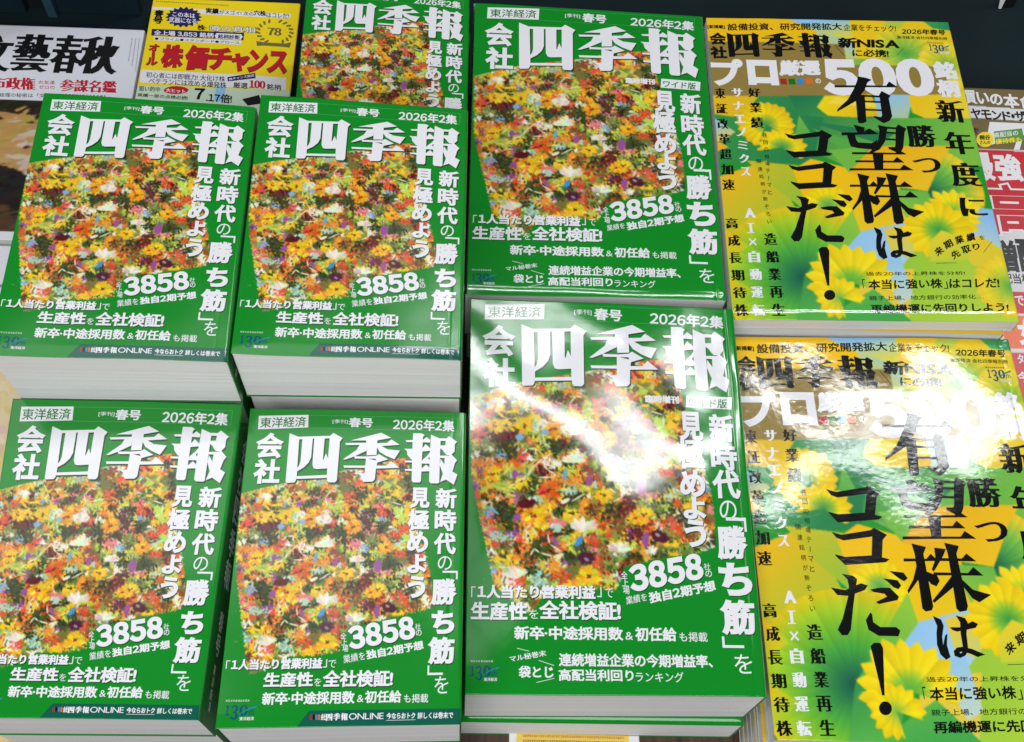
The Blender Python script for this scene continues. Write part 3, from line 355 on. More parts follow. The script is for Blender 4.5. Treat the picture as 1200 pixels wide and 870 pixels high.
["P",[[[6.3,42.3],[79.4,43.8],[79.2,48.1],[6.3,46.3]]],"W",0],
["T","●プライム●スタンダード●グロース",[7.1,42.9,77.9,44.5,7.3,46.0],0.01,0,"K",0],
["T","オ",[3.3,50.3,12.0,50.3,3.3,57.8],0.05,0,"r",1],
["P",[[[6.9,58.2],[9.0,58.1],[9.4,64.5],[7.3,64.5]]],"r",1],
["T","ル",[3.2,64.5,12.9,64.5,3.2,72.9],0.05,0,"r",1],
["T","株",[15.0,50.3,33.7,50.3,15.0,74.4],0.065,0,"r",1],
["T","価",[34.5,49.8,53.8,49.8,34.5,76.5],0.065,0,"r",1],
["T","チ",[53.9,51.5,73.2,51.5,53.9,75.6],0.065,0,"r",1],
["T","ャ",[73.1,56.9,88.3,56.9,73.1,76.4],0.065,0,"r",1],
["T","ン",[86.7,52.4,103.4,52.4,86.7,76.8],0.065,0,"r",1],
["T","ス",[102.9,53.1,120.2,53.1,102.9,77.2],0.065,0,"r",1],
["P",[[[0.8,77.8],[120.5,80.8],[121.2,94.1],[1.3,91.1]]],"W",0],
["T","初心者には即戦力! 大化け株",[5.2,80.0,70.3,82.1,5.7,85.9],0.01,0,"K",0],
["T","ベテランには攻める爆発株",[8.3,86.1,72.0,88.3,8.9,92.3],0.01,0,"K",0],
["P",[[[72.0,82.8],[94.3,77.3],[95.4,82.8],[73.0,87.3]]],"n",0],
["T","株チャンス認定",[73.3,83.8,93.8,78.5,73.8,86.4],0.02,0,"W",0,4],
["T","厳選",[77.5,87.5,89.4,88.1,78.1,93.6],0.02,0,"K",0],
["T","100",[90.2,85.0,103.7,85.4,90.9,93.1],0.03,1,"r",0],
["T","銘柄",[105.1,88.0,116.9,88.7,105.5,93.9],0.02,0,"K",0],
["T","狙い的中",[1.5,94.7,18.9,95.3,1.9,99.9],0.01,0,"K",0],
["T","実績一部の点検必読!",[1.4,102.1,42.6,104.0,1.6,105.8],0.01,0,"K",0],
["P",[[[42.1,97.6],[41.5,99.2],[39.4,100.6],[36.1,101.7],[32.2,102.1],[28.3,101.9],[24.9,101.1],[22.6,99.8],[21.9,98.2],[22.7,96.6],[25.0,95.2],[28.4,94.2],[32.3,93.9],[36.2,94.2],[39.5,95.1],[41.5,96.4]]],"r",0],
["T","大ヒット",[23.3,96.3,39.4,97.1,23.9,100.4],0.03,0,"W",0,4],
["T","7",[47.0,95.3,55.4,95.4,47.5,106.7],0.04,0,"K",0],
["T",".17倍!",[57.0,99.7,78.0,100.7,57.7,108.9],0.03,0,"K",0],
["P",[[[86.6,105.0],[99.9,100.0],[103.1,108.7],[91.9,111.3]]],"K",0],
["T","78",[99.6,28.1,111.8,28.4,100.1,36.4],0.02,1,"e",0],
["P",[[[115.1,44.6],[113.3,44.8],[112.7,40.9],[114.5,40.7]]],"e",0],
["P",[[[119.0,41.5],[117.4,42.3],[115.6,38.8],[117.2,38.0]]],"e",0],
["P",[[[121.6,37.5],[120.3,38.8],[117.5,36.0],[118.7,34.7]]],"e",0],
["P",[[[122.5,32.9],[121.7,34.6],[118.2,32.8],[118.9,31.1]]],"e",0],
["P",[[[121.6,28.2],[121.4,30.1],[117.5,29.5],[117.7,27.7]]],"e",0],
["P",[[[119.1,24.0],[119.5,25.9],[115.7,26.6],[115.2,24.8]]],"e",0],
["P",[[[115.1,20.7],[116.1,22.4],[112.8,24.3],[111.8,22.7]]],"e",0],
["P",[[[110.2,18.7],[111.7,20.0],[109.2,22.9],[107.8,21.7]]],"e",0],
["P",[[[99.7,45.3],[98.5,43.8],[101.4,41.5],[102.6,42.8]]],"e",0],
["P",[[[95.2,42.6],[94.5,40.9],[98.1,39.6],[98.8,41.3]]],"e",0],
["P",[[[92.0,38.9],[91.8,37.0],[95.7,37.0],[95.9,38.8]]],"e",0],
["P",[[[90.2,34.4],[90.7,32.6],[94.4,33.9],[94.0,35.6]]],"e",0],
["P",[[[90.2,29.7],[91.2,28.2],[94.4,30.6],[93.5,32.1]]],"e",0],
["P",[[[91.9,25.3],[93.4,24.3],[95.7,27.5],[94.3,28.6]]],"e",0],
["P",[[[95.1,21.7],[96.9,21.2],[98.1,25.0],[96.4,25.5]]],"e",0],
["P",[[[99.6,19.2],[101.5,19.4],[101.4,23.3],[99.6,23.2]]],"e",0],
["P",[[[91.8,43.3],[99.0,44.5],[115.7,44.9],[121.0,43.4],[120.2,48.9],[113.7,48.4],[98.2,47.9],[92.9,48.6]]],"e",0]],"bungei":[["T","文",[14.0,11.6,44.7,11.6,14.0,49.9],0.018,1,"K",0],
["T","藝",[42.5,9.1,74.8,9.1,42.5,49.0],0.018,1,"K",0],
["T","春",[74.0,8.5,101.7,8.5,74.0,49.1],0.018,1,"K",0],
["T","秋",[97.7,8.6,131.7,8.6,97.7,48.8],0.018,1,"K",0],
["T","市政権",[31.2,55.1,67.1,55.1,33.2,67.6],0.0,1,"r",0],
["T","お友達",[70.1,57.4,83.1,57.3,70.5,61.1],0,0,"r",0],
["T","ゼロの",[71.0,62.4,83.9,62.3,71.4,66.0],0,0,"r",0],
["T","参謀名鑑",[86.9,55.5,133.5,55.4,88.0,67.8],0.0,1,"r",0],
["T","総理の秘密は「文",[40.7,71.6,77.2,70.8,41.3,75.8],0.0,0,"K",0],
["TINY",[84.8,70.5,127.3,70.5,85.0,72.8],"K"],
["TINY",[145.4,9.1,147.3,44.5,144.3,9.1],"g"],
["TINY",[142.4,9.2,143.6,39.3,141.3,9.3],"g"],
["TINY",[139.4,9.3,139.9,34.1,138.4,9.4],"g"]],"diamond":[["T","買",[20.3,2.4,30.5,2.4,20.3,16.8],0.04,0,"W",0],
["T","い",[30.4,4.2,40.7,4.2,30.4,16.4],0.04,0,"W",0],
["T","の",[41.3,5.5,51.7,5.5,41.3,17.1],0.04,0,"W",0],
["T","本",[52.2,5.0,65.4,5.0,52.2,19.7],0.04,0,"W",0],
["T","命",[66.0,5.2,77.5,5.2,66.0,20.8],0.04,0,"W",0],
["T","ヤ",[22.8,21.3,31.5,21.3,22.8,32.0],0.035,0,"K",0],
["T","モ",[31.5,22.3,39.7,22.3,31.5,32.2],0.035,0,"K",0],
["T","ン",[40.0,22.8,48.3,22.8,40.0,32.5],0.035,0,"K",0],
["T","ド",[48.8,23.3,56.1,23.3,48.8,32.5],0.035,0,"K",0],
["T","・",[56.1,25.6,58.9,25.6,56.1,30.2],0.035,0,"K",0],
["T","ザ",[59.0,22.4,68.2,22.4,59.0,33.0],0.035,0,"K",0],
["P",[[[37.1,34.5],[73.4,35.1],[71.4,46.1],[63.1,46.4],[57.0,61.6],[52.2,61.8],[59.1,45.8],[45.0,44.7],[39.6,55.7],[29.5,59.4]]],"W",0],
["P",[[[37.5,52.1],[36.5,55.2],[34.4,57.7],[31.8,59.5],[28.9,60.1],[26.3,59.5],[24.3,57.8],[23.2,55.3],[23.3,52.3],[24.5,49.3],[26.7,46.8],[29.4,45.2],[32.3,44.7],[34.9,45.5],[36.7,47.4],[37.6,50.0]]],"y",0],
["T","桐谷",[26.1,48.3,35.3,47.6,25.6,53.3],0.04,0,"K",0,4],
["T","さんの",[25.8,54.0,34.3,53.3,25.4,57.6],0.03,0,"K",0,4],
["P",[[[38.9,44.1],[62.9,40.1],[62.4,52.3],[38.0,57.4]]],"l",0],
["T","高配当の",[38.4,45.5,59.1,41.9,37.8,50.8],0.02,0,"W",0,4],
["T","優待株も",[38.7,51.8,60.7,48.5,38.1,57.1],0.03,0,"y",0,4],
["T","最",[16.8,65.3,33.3,65.3,16.8,92.9],0.05,0,"W",0],
["T","強",[33.5,66.1,55.9,66.1,33.5,93.0],0.05,0,"W",0],
["T","高",[19.5,93.9,59.5,93.9,19.5,144.7],0.075,0,"W",0,3],
["T","高",[20.5,95.8,58.4,95.8,20.5,143.2],0.03,0,"r",0,4],
["T","増",[18.3,148.0,37.4,148.0,18.3,176.9],0.04,0,"K",0],
["T","配",[37.8,146.8,57.2,146.8,37.8,176.2],0.04,0,"K",0],
["T","配当株",[22.7,178.1,44.5,178.1,22.7,187.1],0.02,0,"K",0],
["T","で",[28.6,197.5,35.5,197.5,28.6,206.1],0.03,0,"W",0],
["T","女",[25.5,217.2,41.2,217.2,25.5,240.1],0.06,0,"W",0],
["T","タイ",[21.5,247.3,32.0,247.3,21.5,255.1],0.03,0,"W",0],
["T","今",[18.9,261.6,27.6,261.6,18.9,270.8],0.03,0,"W",0]]},"T":{"shi":[[[0.0,0.043],[0.054,0.113],[0.237,0.088],[0.256,0.028],[0.313,0.129],[0.298,0.197],[0.295,0.941],[0.285,0.981],[0.247,0.982],[0.238,0.948],[0.238,0.899],[0.061,0.923],[0.06,0.955],[0.052,0.991],[0.009,1.0],[0.002,0.975]]],"shih":[[[0.059,0.163],[0.078,0.159],[0.078,0.577],[0.073,0.658],[0.062,0.713]],[[0.063,0.779],[0.099,0.706],[0.125,0.612],[0.137,0.511],[0.138,0.146],[0.147,0.144],[0.148,0.651],[0.157,0.72],[0.174,0.735],[0.235,0.719],[0.236,0.843],[0.063,0.872]],[[0.207,0.143],[0.237,0.137],[0.235,0.526],[0.222,0.43],[0.209,0.558],[0.206,0.55]]],"ki":[[[0.361,0.17],[0.538,0.003],[0.6,0.1],[0.517,0.155],[0.516,0.223],[0.451,0.236],[0.452,0.163]],[[0.329,0.223],[0.451,0.209],[0.516,0.214],[0.577,0.2],[0.599,0.131],[0.651,0.234],[0.537,0.267],[0.516,0.25],[0.415,0.253],[0.336,0.263]],[[0.415,0.246],[0.4,0.347],[0.323,0.54],[0.339,0.541],[0.387,0.48],[0.457,0.363],[0.458,0.226]],[[0.511,0.214],[0.521,0.249],[0.542,0.263],[0.58,0.328],[0.654,0.348],[0.623,0.518],[0.574,0.456],[0.536,0.382],[0.519,0.304]],[[0.457,0.171],[0.517,0.158],[0.517,0.441],[0.459,0.453]],[[0.386,0.477],[0.459,0.476],[0.514,0.459],[0.531,0.425],[0.586,0.522],[0.524,0.587],[0.511,0.514],[0.392,0.521]],[[0.456,0.508],[0.525,0.556],[0.518,0.701],[0.514,0.916],[0.501,0.957],[0.447,0.964],[0.432,0.852],[0.406,0.795],[0.453,0.8]],[[0.328,0.659],[0.455,0.652],[0.517,0.648],[0.579,0.644],[0.604,0.558],[0.655,0.683],[0.518,0.705],[0.454,0.696],[0.333,0.703]]],"ho":[[[0.729,0.001],[0.779,0.0],[0.798,0.033],[0.788,0.072],[0.785,0.934],[0.777,0.962],[0.739,0.961],[0.73,0.927],[0.727,0.187]],[[0.684,0.144],[0.728,0.135],[0.789,0.127],[0.809,0.073],[0.833,0.127],[0.832,0.182],[0.791,0.177],[0.727,0.177],[0.693,0.179]],[[0.678,0.307],[0.701,0.311],[0.786,0.302],[0.805,0.216],[0.833,0.293],[0.833,0.344],[0.783,0.362],[0.724,0.356],[0.695,0.354]],[[0.695,0.354],[0.734,0.359],[0.758,0.44],[0.757,0.513],[0.744,0.533],[0.722,0.516],[0.699,0.43]],[[0.789,0.529],[0.82,0.432],[0.832,0.375],[0.833,0.457],[0.819,0.505],[0.813,0.543]],[[0.683,0.542],[0.731,0.541],[0.789,0.538],[0.815,0.461],[0.836,0.547],[0.835,0.598],[0.788,0.596],[0.731,0.576],[0.687,0.577]],[[0.686,0.704],[0.731,0.703],[0.787,0.692],[0.812,0.615],[0.837,0.691],[0.837,0.742],[0.786,0.75],[0.728,0.743],[0.69,0.738]],[[0.836,0.024],[0.895,0.105],[0.894,0.261],[0.893,0.958],[0.885,0.977],[0.844,0.976],[0.833,0.943],[0.832,0.457]],[[0.894,0.092],[0.927,0.098],[0.945,0.047],[0.994,0.157],[0.981,0.206],[0.981,0.348],[0.959,0.424],[0.933,0.422],[0.921,0.384],[0.91,0.331],[0.89,0.284],[0.891,0.236],[0.924,0.233],[0.926,0.144],[0.893,0.146]],[[0.891,0.438],[0.947,0.433],[0.96,0.404],[0.996,0.523],[0.983,0.581],[0.97,0.746],[0.937,0.896],[0.898,0.948],[0.913,0.793],[0.927,0.673],[0.921,0.611],[0.922,0.484],[0.89,0.482]],[[0.897,0.498],[0.921,0.611],[0.941,0.707],[0.97,0.746],[1.0,0.803],[0.979,0.998],[0.932,0.9],[0.913,0.784],[0.894,0.626]]]}}""")
TITLE = DATA["T"]; ART = DATA["out"]
EH = np.array([[0.568537441, 0.0616923606, -196.359526], [-0.0124977293, 0.633884831, -299.964], [-0.000128969064, 0.000411923018, 1.0]])
ART['small_paint'] = [e for e in ART['small'] if e[0] == 'PAINT'][0][1]; ART['wide_paint'] = [e for e in ART['wide'] if e[0] == 'PAINT'][0][1]

# ------------------------------------------------------------------ lettering: outlines of Blender's own font, weighted, triangulated
_tc = bpy.data.curves.new('lettering', 'FONT'); _to = bpy.data.objects.new('lettering', _tc); COL.objects.link(_to)
def outlines(ch):
    _tc.body = ch
    dg = bpy.context.evaluated_depsgraph_get(); dg.update()
    cu = _to.evaluated_get(dg).to_curve(dg); polys = []
    for sp in cu.splines:
        bp = sp.bezier_points; P = []; n = len(bp)
        for i in range(n):
            a, b = bp[i], bp[(i + 1) % n]
            p0, p1, p2, p3 = (np.array(v[:2]) for v in (a.co, a.handle_right, b.handle_left, b.co))
            straight = np.linalg.norm(p1 - p0) < 1e-5 and np.linalg.norm(p2 - p3) < 1e-5
            d = p3 - p0; L = np.hypot(*d)
            if not straight and L > 1e-6:
                k = lambda q: abs(d[0] * (q - p0)[1] - d[1] * (q - p0)[0]) / L
                straight = k(p1) < .002 and k(p2) < .002
            for t in ((0,) if straight else (0, .25, .5, .75)):
                P.append((1 - t) ** 3 * p0 + 3 * (1 - t) ** 2 * t * p1 + 3 * (1 - t) * t * t * p2 + t ** 3 * p3)
        P = np.array(P)
        keep = np.hypot(*(P - np.roll(P, 1, 0)).T) > 1e-4
        if keep.sum() > 2: polys.append(P[keep])
    _to.evaluated_get(dg).to_curve_clear(); return polys
def area(P): x, y = P.T; return 0.5 * np.sum(x * np.roll(y, -1) - y * np.roll(x, -1))
def fatten(polys, ax, ay):
    if not polys: return polys
    s = np.sign(area(max(polys, key=lambda p: abs(area(p))))); out = []
    for P in polys:
        e = np.roll(P, -1, 0) - P; L = np.hypot(*e.T)[:, None]; e = e / np.maximum(L, 1e-9)
        n = np.stack([e[:, 1], -e[:, 0]], 1) * s                 # outward normal of each edge
        n0 = np.roll(n, 1, 0); mit = n + n0; dn = np.maximum(1 + np.sum(n * n0, 1), .35)[:, None]
        out.append(P + mit / dn * np.array([ax, ay]))
    return out
def triangulate(polys):
    """union of polygons by winding number -> verts, tris"""
    V = []; E = []
    for P in polys:
        o = len(V); n = len(P); V += [Vector((float(x), float(y))) for x, y in P]; E += [(o + i, o + (i + 1) % n) for i in range(n)]
    r = delaunay_2d_cdt(V, E, [], 0, 1e-5)
    v = np.array([(p.x, p.y) for p in r[0]]); f = np.array([t for t in r[2] if len(t) == 3], int)
    if not len(f): return v, f
    c = v[f].mean(1); wn = np.zeros(len(c))
    for P in polys:
        a = P; b = np.roll(P, -1, 0)
        up = (a[None, :, 1] <= c[:, None, 1]) & (b[None, :, 1] > c[:, None, 1]); dnn = (a[None, :, 1] > c[:, None, 1]) & (b[None, :, 1] <= c[:, None, 1])
        cr = (b[None, :, 0] - a[None, :, 0]) * (c[:, None, 1] - a[None, :, 1]) - (c[:, None, 0] - a[None, :, 0]) * (b[None, :, 1] - a[None, :, 1])
        wn += (up & (cr > 0)).sum(1) - (dnn & (cr < 0)).sum(1).astype(float)
    return v, f[wn != 0]
_gl = {}
def line_shape(txt, wgt, con):
    key = (txt, wgt, con)
    if key in _gl: return _gl[key]
    allp = []
    vs, fs, off = [], [], 0; x = 0.0
    for ch in txt:
        if ch == ' ': x += .3; continue
        rot = ch in '﹁﹂'
        po = outlines({'﹁': '「', '﹂': '」'}.get(ch, chr(ord(ch) + 0xfee0) if ch.isdigit() else ch))
        if ch.isdigit() or ord(ch) < 0x250:
            mn_ = min(p[:, 0].min() for p in po); po = [p - [mn_ - .035, 0] for p in po]; adv = max(p[:, 0].max() for p in po) + .035 + wgt * 1.2
        else: adv = 1.0
        if rot: po = [np.stack([P[:, 1], -P[:, 0]], 1) for P in po]
        if con: po = fatten(po, .054 + wgt, -.002 + wgt * .4)
        elif wgt: po = fatten(po, wgt, wgt * .8)
        v, f = triangulate(po)
        if len(f): vs.append(v + [x, 0]); fs.append(f + off); off += len(v)
        x += adv
    v = np.concatenate(vs); f = np.concatenate(fs)
    used = v[np.unique(f)]; mn, mx = used.min(0), used.max(0)
    if len(txt) > 1 and txt[-1] in '、…': mx[0] = x
    v = (v - mn) / (mx - mn); v[:, 1] = 1 - v[:, 1]
    _gl[key] = (v, f); return _gl[key]

class Print:
    """flat artwork in millimetres: triangles with an ink and a layer"""
    LAY = {'S': 1, 'T': 1, 'F': 1, 'W': 2}
    def __init__(s): s.v = []; s.f = []; s.ink = []; s.lay = []; s.n = 0
    def add(s, v, f, ink, lay=None):
        if not len(f): return
        s.v.append(v); s.f.append(f + s.n); s.n += len(v)
        s.ink += [ink] * len(f); s.lay.append(np.full(len(v), s.LAY.get(ink, 3) if lay is None else lay, float))
    def quad(s, q, v): q = np.array(q, float); return q[:2] + v[:, :1] * (q[2:4] - q[:2]) + v[:, 1:] * (q[4:6] - q[:2])
    def text(s, txt, q, wgt=0, con=0, ink='W', sh=0, lay=None):
        v, f = line_shape(txt, wgt, con); p = s.quad(q, v)
        if sh: s.add(p + [.45, .55], f, 'S')
        s.add(p, f, ink, lay)
    def poly(s, polys, ink='W', lay=None, sh=0):
        polys = orient(polys)
        if ink == 'K' and len(polys) > 12: polys = [q for p in polys for q in fatten([p], .45, .3)]
        v, f = triangulate(polys)
        if sh: s.add(v + [.6, .75], f, 'S')
        s.add(v, f, ink, lay)
    def title(s, q, ink, sh):
        for k in ('shi', 'ki', 'ho'):
            po = orient([np.array(p) for p in TITLE[k]]); 
            if k == 'shi': po += [p[::-1] for p in orient([np.array(p) for p in TITLE['shih']])]
            v, f = triangulate(po); p = s.quad(q, v)
            if sh: s.add(p + [.7, .85], f, 'S')
            s.add(p, f, ink)
    def frame(s, q, t=.18):
        q = np.array(q); 
        for i in range(4):
            a, b = q[i], q[(i + 1) % 4]; d = (b - a) / np.hypot(*(b - a)); n = np.array([-d[1], d[0]]) * t
            if i == 3: continue
            s.add(np.array([a - n, b - n, b + n, a + n]), np.array([[0, 1, 2], [0, 2, 3]]), 'F')
    def tiny(s, q, ink, seed=1, lay=None, cell=1.2):
        """a line of type too small to read in the photograph: a row of minute marks"""
        rr = random.Random(seed); q = np.array(q, float); L = np.hypot(*(q[2:4] - q[:2])); h = np.hypot(*(q[4:6] - q[:2]))
        n = max(3, int(L / max(h * cell, .2)))
        for i in range(n):
            for r in range(3):
                x0 = (i + rr.uniform(.02, .2)) / n; x1 = (i + rr.uniform(.6, .9)) / n; y0 = r / 3 + .02; y1 = y0 + rr.uniform(.12, .2)
                s.add(s.quad(q, np.array([[x0, y0], [x1, y0], [x1, y1], [x0, y1]])), np.array([[0, 1, 2], [0, 2, 3]]), ink, lay)
    def logo(s, q):
        """small anniversary mark: 130th with a swash, company name below"""
        q = np.array(q, float); sub = lambda x0, y0, x1, y1: [*s.quad(q, np.array([[x0, y0]]))[0], *s.quad(q, np.array([[x1, y0]]))[0], *s.quad(q, np.array([[x0, y1]]))[0]]
        s.text('1', sub(0, .05, .13, .68), .01, 1, 'N'); s.text('3', sub(.16, .05, .40, .95), 0, 1, 'N'); s.text('0', sub(.44, .05, .70, .72), 0, 1, 'N')
        s.text('th', sub(.72, .32, .90, .66), 0, 0, 'N')
        t = np.linspace(0, 1, 9); a = np.stack([.42 + .58 * t, .62 - .52 * np.sin(t * 1.5)], 1); b = np.stack([.42 + .52 * t, .66 - .42 * np.sin(t * 1.4)], 1)
        s.poly([s.quad(q, np.concatenate([a, b[::-1]]))], 'A', 4)
        s.text('東洋経済', sub(.46, .78, .92, 1.0), .02, 0, 'W', 0, 4)
    def run(s, items):
        for e in items:
            k = e[0]
            if k == 'T': s.text(*e[1:])
            elif k == 'P': s.poly(e[1], e[2], None, e[3])
            elif k == 'TITLE': s.title(e[1], e[2], e[3])
            elif k == 'FRAME': s.frame(e[1])
            elif k == 'LOGO': s.logo(e[1])
            elif k == 'TINY': s.tiny(e[1], e[2])
        return s
    def cut(s, W, H):
        """clip to the sheet and slice along the lines on which the sheet bends"""
        bm = bmesh.new(); inks = sorted(set(s.ink)); lay = bm.verts.layers.float.new('lay')
        v = np.concatenate(s.v); l = np.concatenate(s.lay); f = np.concatenate(s.f)
        bv = [bm.verts.new((x, y, 0)) for x, y in v]
        for b, k in zip(bv, l): b[lay] = k
        for t, k in zip(f, s.ink):
            if len(set(t)) < 3: continue
            try: fc = bm.faces.new([bv[i] for i in t])
            except ValueError: continue
            fc.material_index = inks.index(k)
        for co, no in (((.15, 0, 0), (-1, 0, 0)), ((W - .15, 0, 0), (1, 0, 0)), ((0, .15, 0), (0, -1, 0)), ((0, H - .15, 0), (0, 1, 0))):
            bmesh.ops.bisect_plane(bm, geom=bm.verts[:] + bm.edges[:] + bm.faces[:], plane_co=co, plane_no=no, clear_outer=True, dist=1e-5)
        us = list(np.arange(6, W - 12, 6)) + list(np.arange(W - 12, W - .2, 1.0)); vs_ = list(np.arange(8, H - 10, 8)) + list(np.arange(H - 10, H, 2.5))
        for u in us: bmesh.ops.bisect_plane(bm, geom=bm.verts[:] + bm.edges[:] + bm.faces[:], plane_co=(u, 0, 0), plane_no=(1, 0, 0), dist=1e-5)
        for u in vs_: bmesh.ops.bisect_plane(bm, geom=bm.verts[:] + bm.edges[:] + bm.faces[:], plane_co=(0, u, 0), plane_no=(0, 1, 0), dist=1e-5)
        bmesh.ops.triangulate(bm, faces=bm.faces[:])
        bm.verts.index_update()
        V = np.array([b.co[:2] for b in bm.verts]); L = np.array([b[lay] for b in bm.verts])
        F = np.array([[q.index for q in fc.verts] for fc in bm.faces]); M = np.array([fc.material_index for fc in bm.faces]); bm.free()
        p = V[F]; a = (p[:, 1, 0] - p[:, 0, 0]) * (p[:, 2, 1] - p[:, 0, 1]) - (p[:, 2, 0] - p[:, 0, 0]) * (p[:, 1, 1] - p[:, 0, 1])
        F[a > 0] = F[a > 0][:, ::-1]                               # v runs down the page: face up
        return V, L, F, M, inks
def orient(polys):
    out = []
    for p in polys:
        p = np.array(p, float); out.append(p if area(p) > 0 else p[::-1])
    return out

# ------------------------------------------------------------------ painted sheets (numpy arrays of sRGB, sampled into colour attributes)
class Canvas:
    def __init__(s, W, H, r): s.r = r; s.nx = int(W * r); s.ny = int(H * r); s.a = np.zeros((s.ny, s.nx, 3)); s.W = W; s.H = H
    def win(s, x0, y0, x1, y1):
        i0 = max(0, int(x0 * s.r)); i1 = min(s.nx, int(x1 * s.r) + 2); j0 = max(0, int(y0 * s.r)); j1 = min(s.ny, int(y1 * s.r) + 2)
        if i1 <= i0 or j1 <= j0: return None
        Y, X = np.mgrid[j0:j1, i0:i1]; return (slice(j0, j1), slice(i0, i1)), (X + .5) / s.r, (Y + .5) / s.r
    def dab(s, x, y, a, b, th, c, rag=0.0, rng=None):
        R = max(a, b) * 1.3; wi = s.win(x - R, y - R, x + R, y + R)
        if wi is None: return
        sl, X, Y = wi; dx = X - x; dy = Y - y; u = dx * math.cos(th) + dy * math.sin(th); v = -dx * math.sin(th) + dy * math.cos(th)
        d = (u / a) ** 2 + (v / b) ** 2
        if rag: d = d * (1 + rag * np.sin(u * 5.1 / b + x * 7) * np.cos(v * 4.3 / b + y * 5))
        s.a[sl] += (np.clip((1 - d) * 2.2, 0, 1)[..., None]) * (np.array(c, float) - s.a[sl])
    def poly(s, P, c, c2=None, d=None, soft=.5):
        P = np.array(P, float); mn, mx = P.min(0) - 1, P.max(0) + 1; wi = s.win(*mn, *mx)
        if wi is None: return
        sl, X, Y = wi; ins = np.zeros(X.shape, bool); n = len(P)
        for i in range(n):
            (xa, ya), (xb, yb) = P[i], P[(i + 1) % n]
            if ya == yb: continue
            cnd = ((ya <= Y) != (yb <= Y)); xi = xa + (Y - ya) * (xb - xa) / (yb - ya); ins ^= cnd & (X < xi)
        col = np.array(c, float)
        if c2 is not None:
            (xa, ya), (xb, yb) = d; L2 = (xb - xa) ** 2 + (yb - ya) ** 2
            t = np.clip(((X - xa) * (xb - xa) + (Y - ya) * (yb - ya)) / L2, 0, 1)[..., None]; col = col * (1 - t) + np.array(c2, float) * t
        s.a[sl] = np.where(ins[..., None], col, s.a[sl])
    def line(s, pts, wd, c):
        for (xa, ya), (xb, yb) in zip(pts[:-1], pts[1:]):
            L = math.hypot(xb - xa, yb - ya); s.dab((xa + xb) / 2, (ya + yb) / 2, L / 2 + wd * .5, wd, math.atan2(yb - ya, xb - xa), c)
    def radial(s, cx, cy, R, stops, n=18, ph=0, a0=-7, a1=7, pleat=.05, teeth=.05):
        """pleated fan or petal flower: colour runs outward through stops [(r, colour)]"""
        wi = s.win(cx - R * 1.1, cy - R * 1.1, cx + R * 1.1, cy + R * 1.1)
        if wi is None: return
        sl, X, Y = wi; dx = X - cx; dy = Y - cy; r = np.hypot(dx, dy) / R; t = np.arctan2(dy, dx)
        tt = (t - a0) % (2 * math.pi) if a1 - a0 < 6.3 else t
        k = ((t + ph) * n / (2 * math.pi)) % 1.0
        hz = np.sin(np.floor((t + ph) * n / (2 * math.pi)) * 78.233 + cy) * 43758.5453; hz = hz - np.floor(hz)
        edge = 1 + teeth * ((np.abs(k - .5) * -2 + .5) * 2 + (hz - .5) * 1.5)
        ins = (r < edge)
        if a1 - a0 < 6.3: ins &= tt < (a1 - a0)
        xs = [q[0] for q in stops]; col = np.stack([np.interp(r, xs, [q[1][i] for q in stops]) for i in range(3)], -1)
        hs = np.sin(np.floor((t + ph) * n / (2 * math.pi)) * 12.9898 + cx) * 43758.5453; hs = hs - np.floor(hs)
        col = col * (1 + (pleat * (k - .5) * 2 + pleat * 1.6 * (hs - .5))[..., None] * np.clip(r * 3, 0, 1)[..., None])
        al = np.clip((edge - r) * R * s.r * .8, 0, 1)[..., None] * ins[..., None]
        s.a[sl] += al * (np.clip(col, 0, 255) - s.a[sl])
    def sample(s, u, v):
        """u, v in mm; bilinear"""
        x = np.clip(u * s.r - .5, 0, s.nx - 1.001); y = np.clip(v * s.r - .5, 0, s.ny - 1.001); i = x.astype(int); j = y.astype(int); fx = (x - i)[:, None]; fy = (y - j)[:, None]
        i1 = np.minimum(i + 1, s.nx - 1); j1 = np.minimum(j + 1, s.ny - 1)
        return (s.a[j, i] * (1 - fx) + s.a[j, i1] * fx) * (1 - fy) + (s.a[j1, i] * (1 - fx) + s.a[j1, i1] * fx) * fy

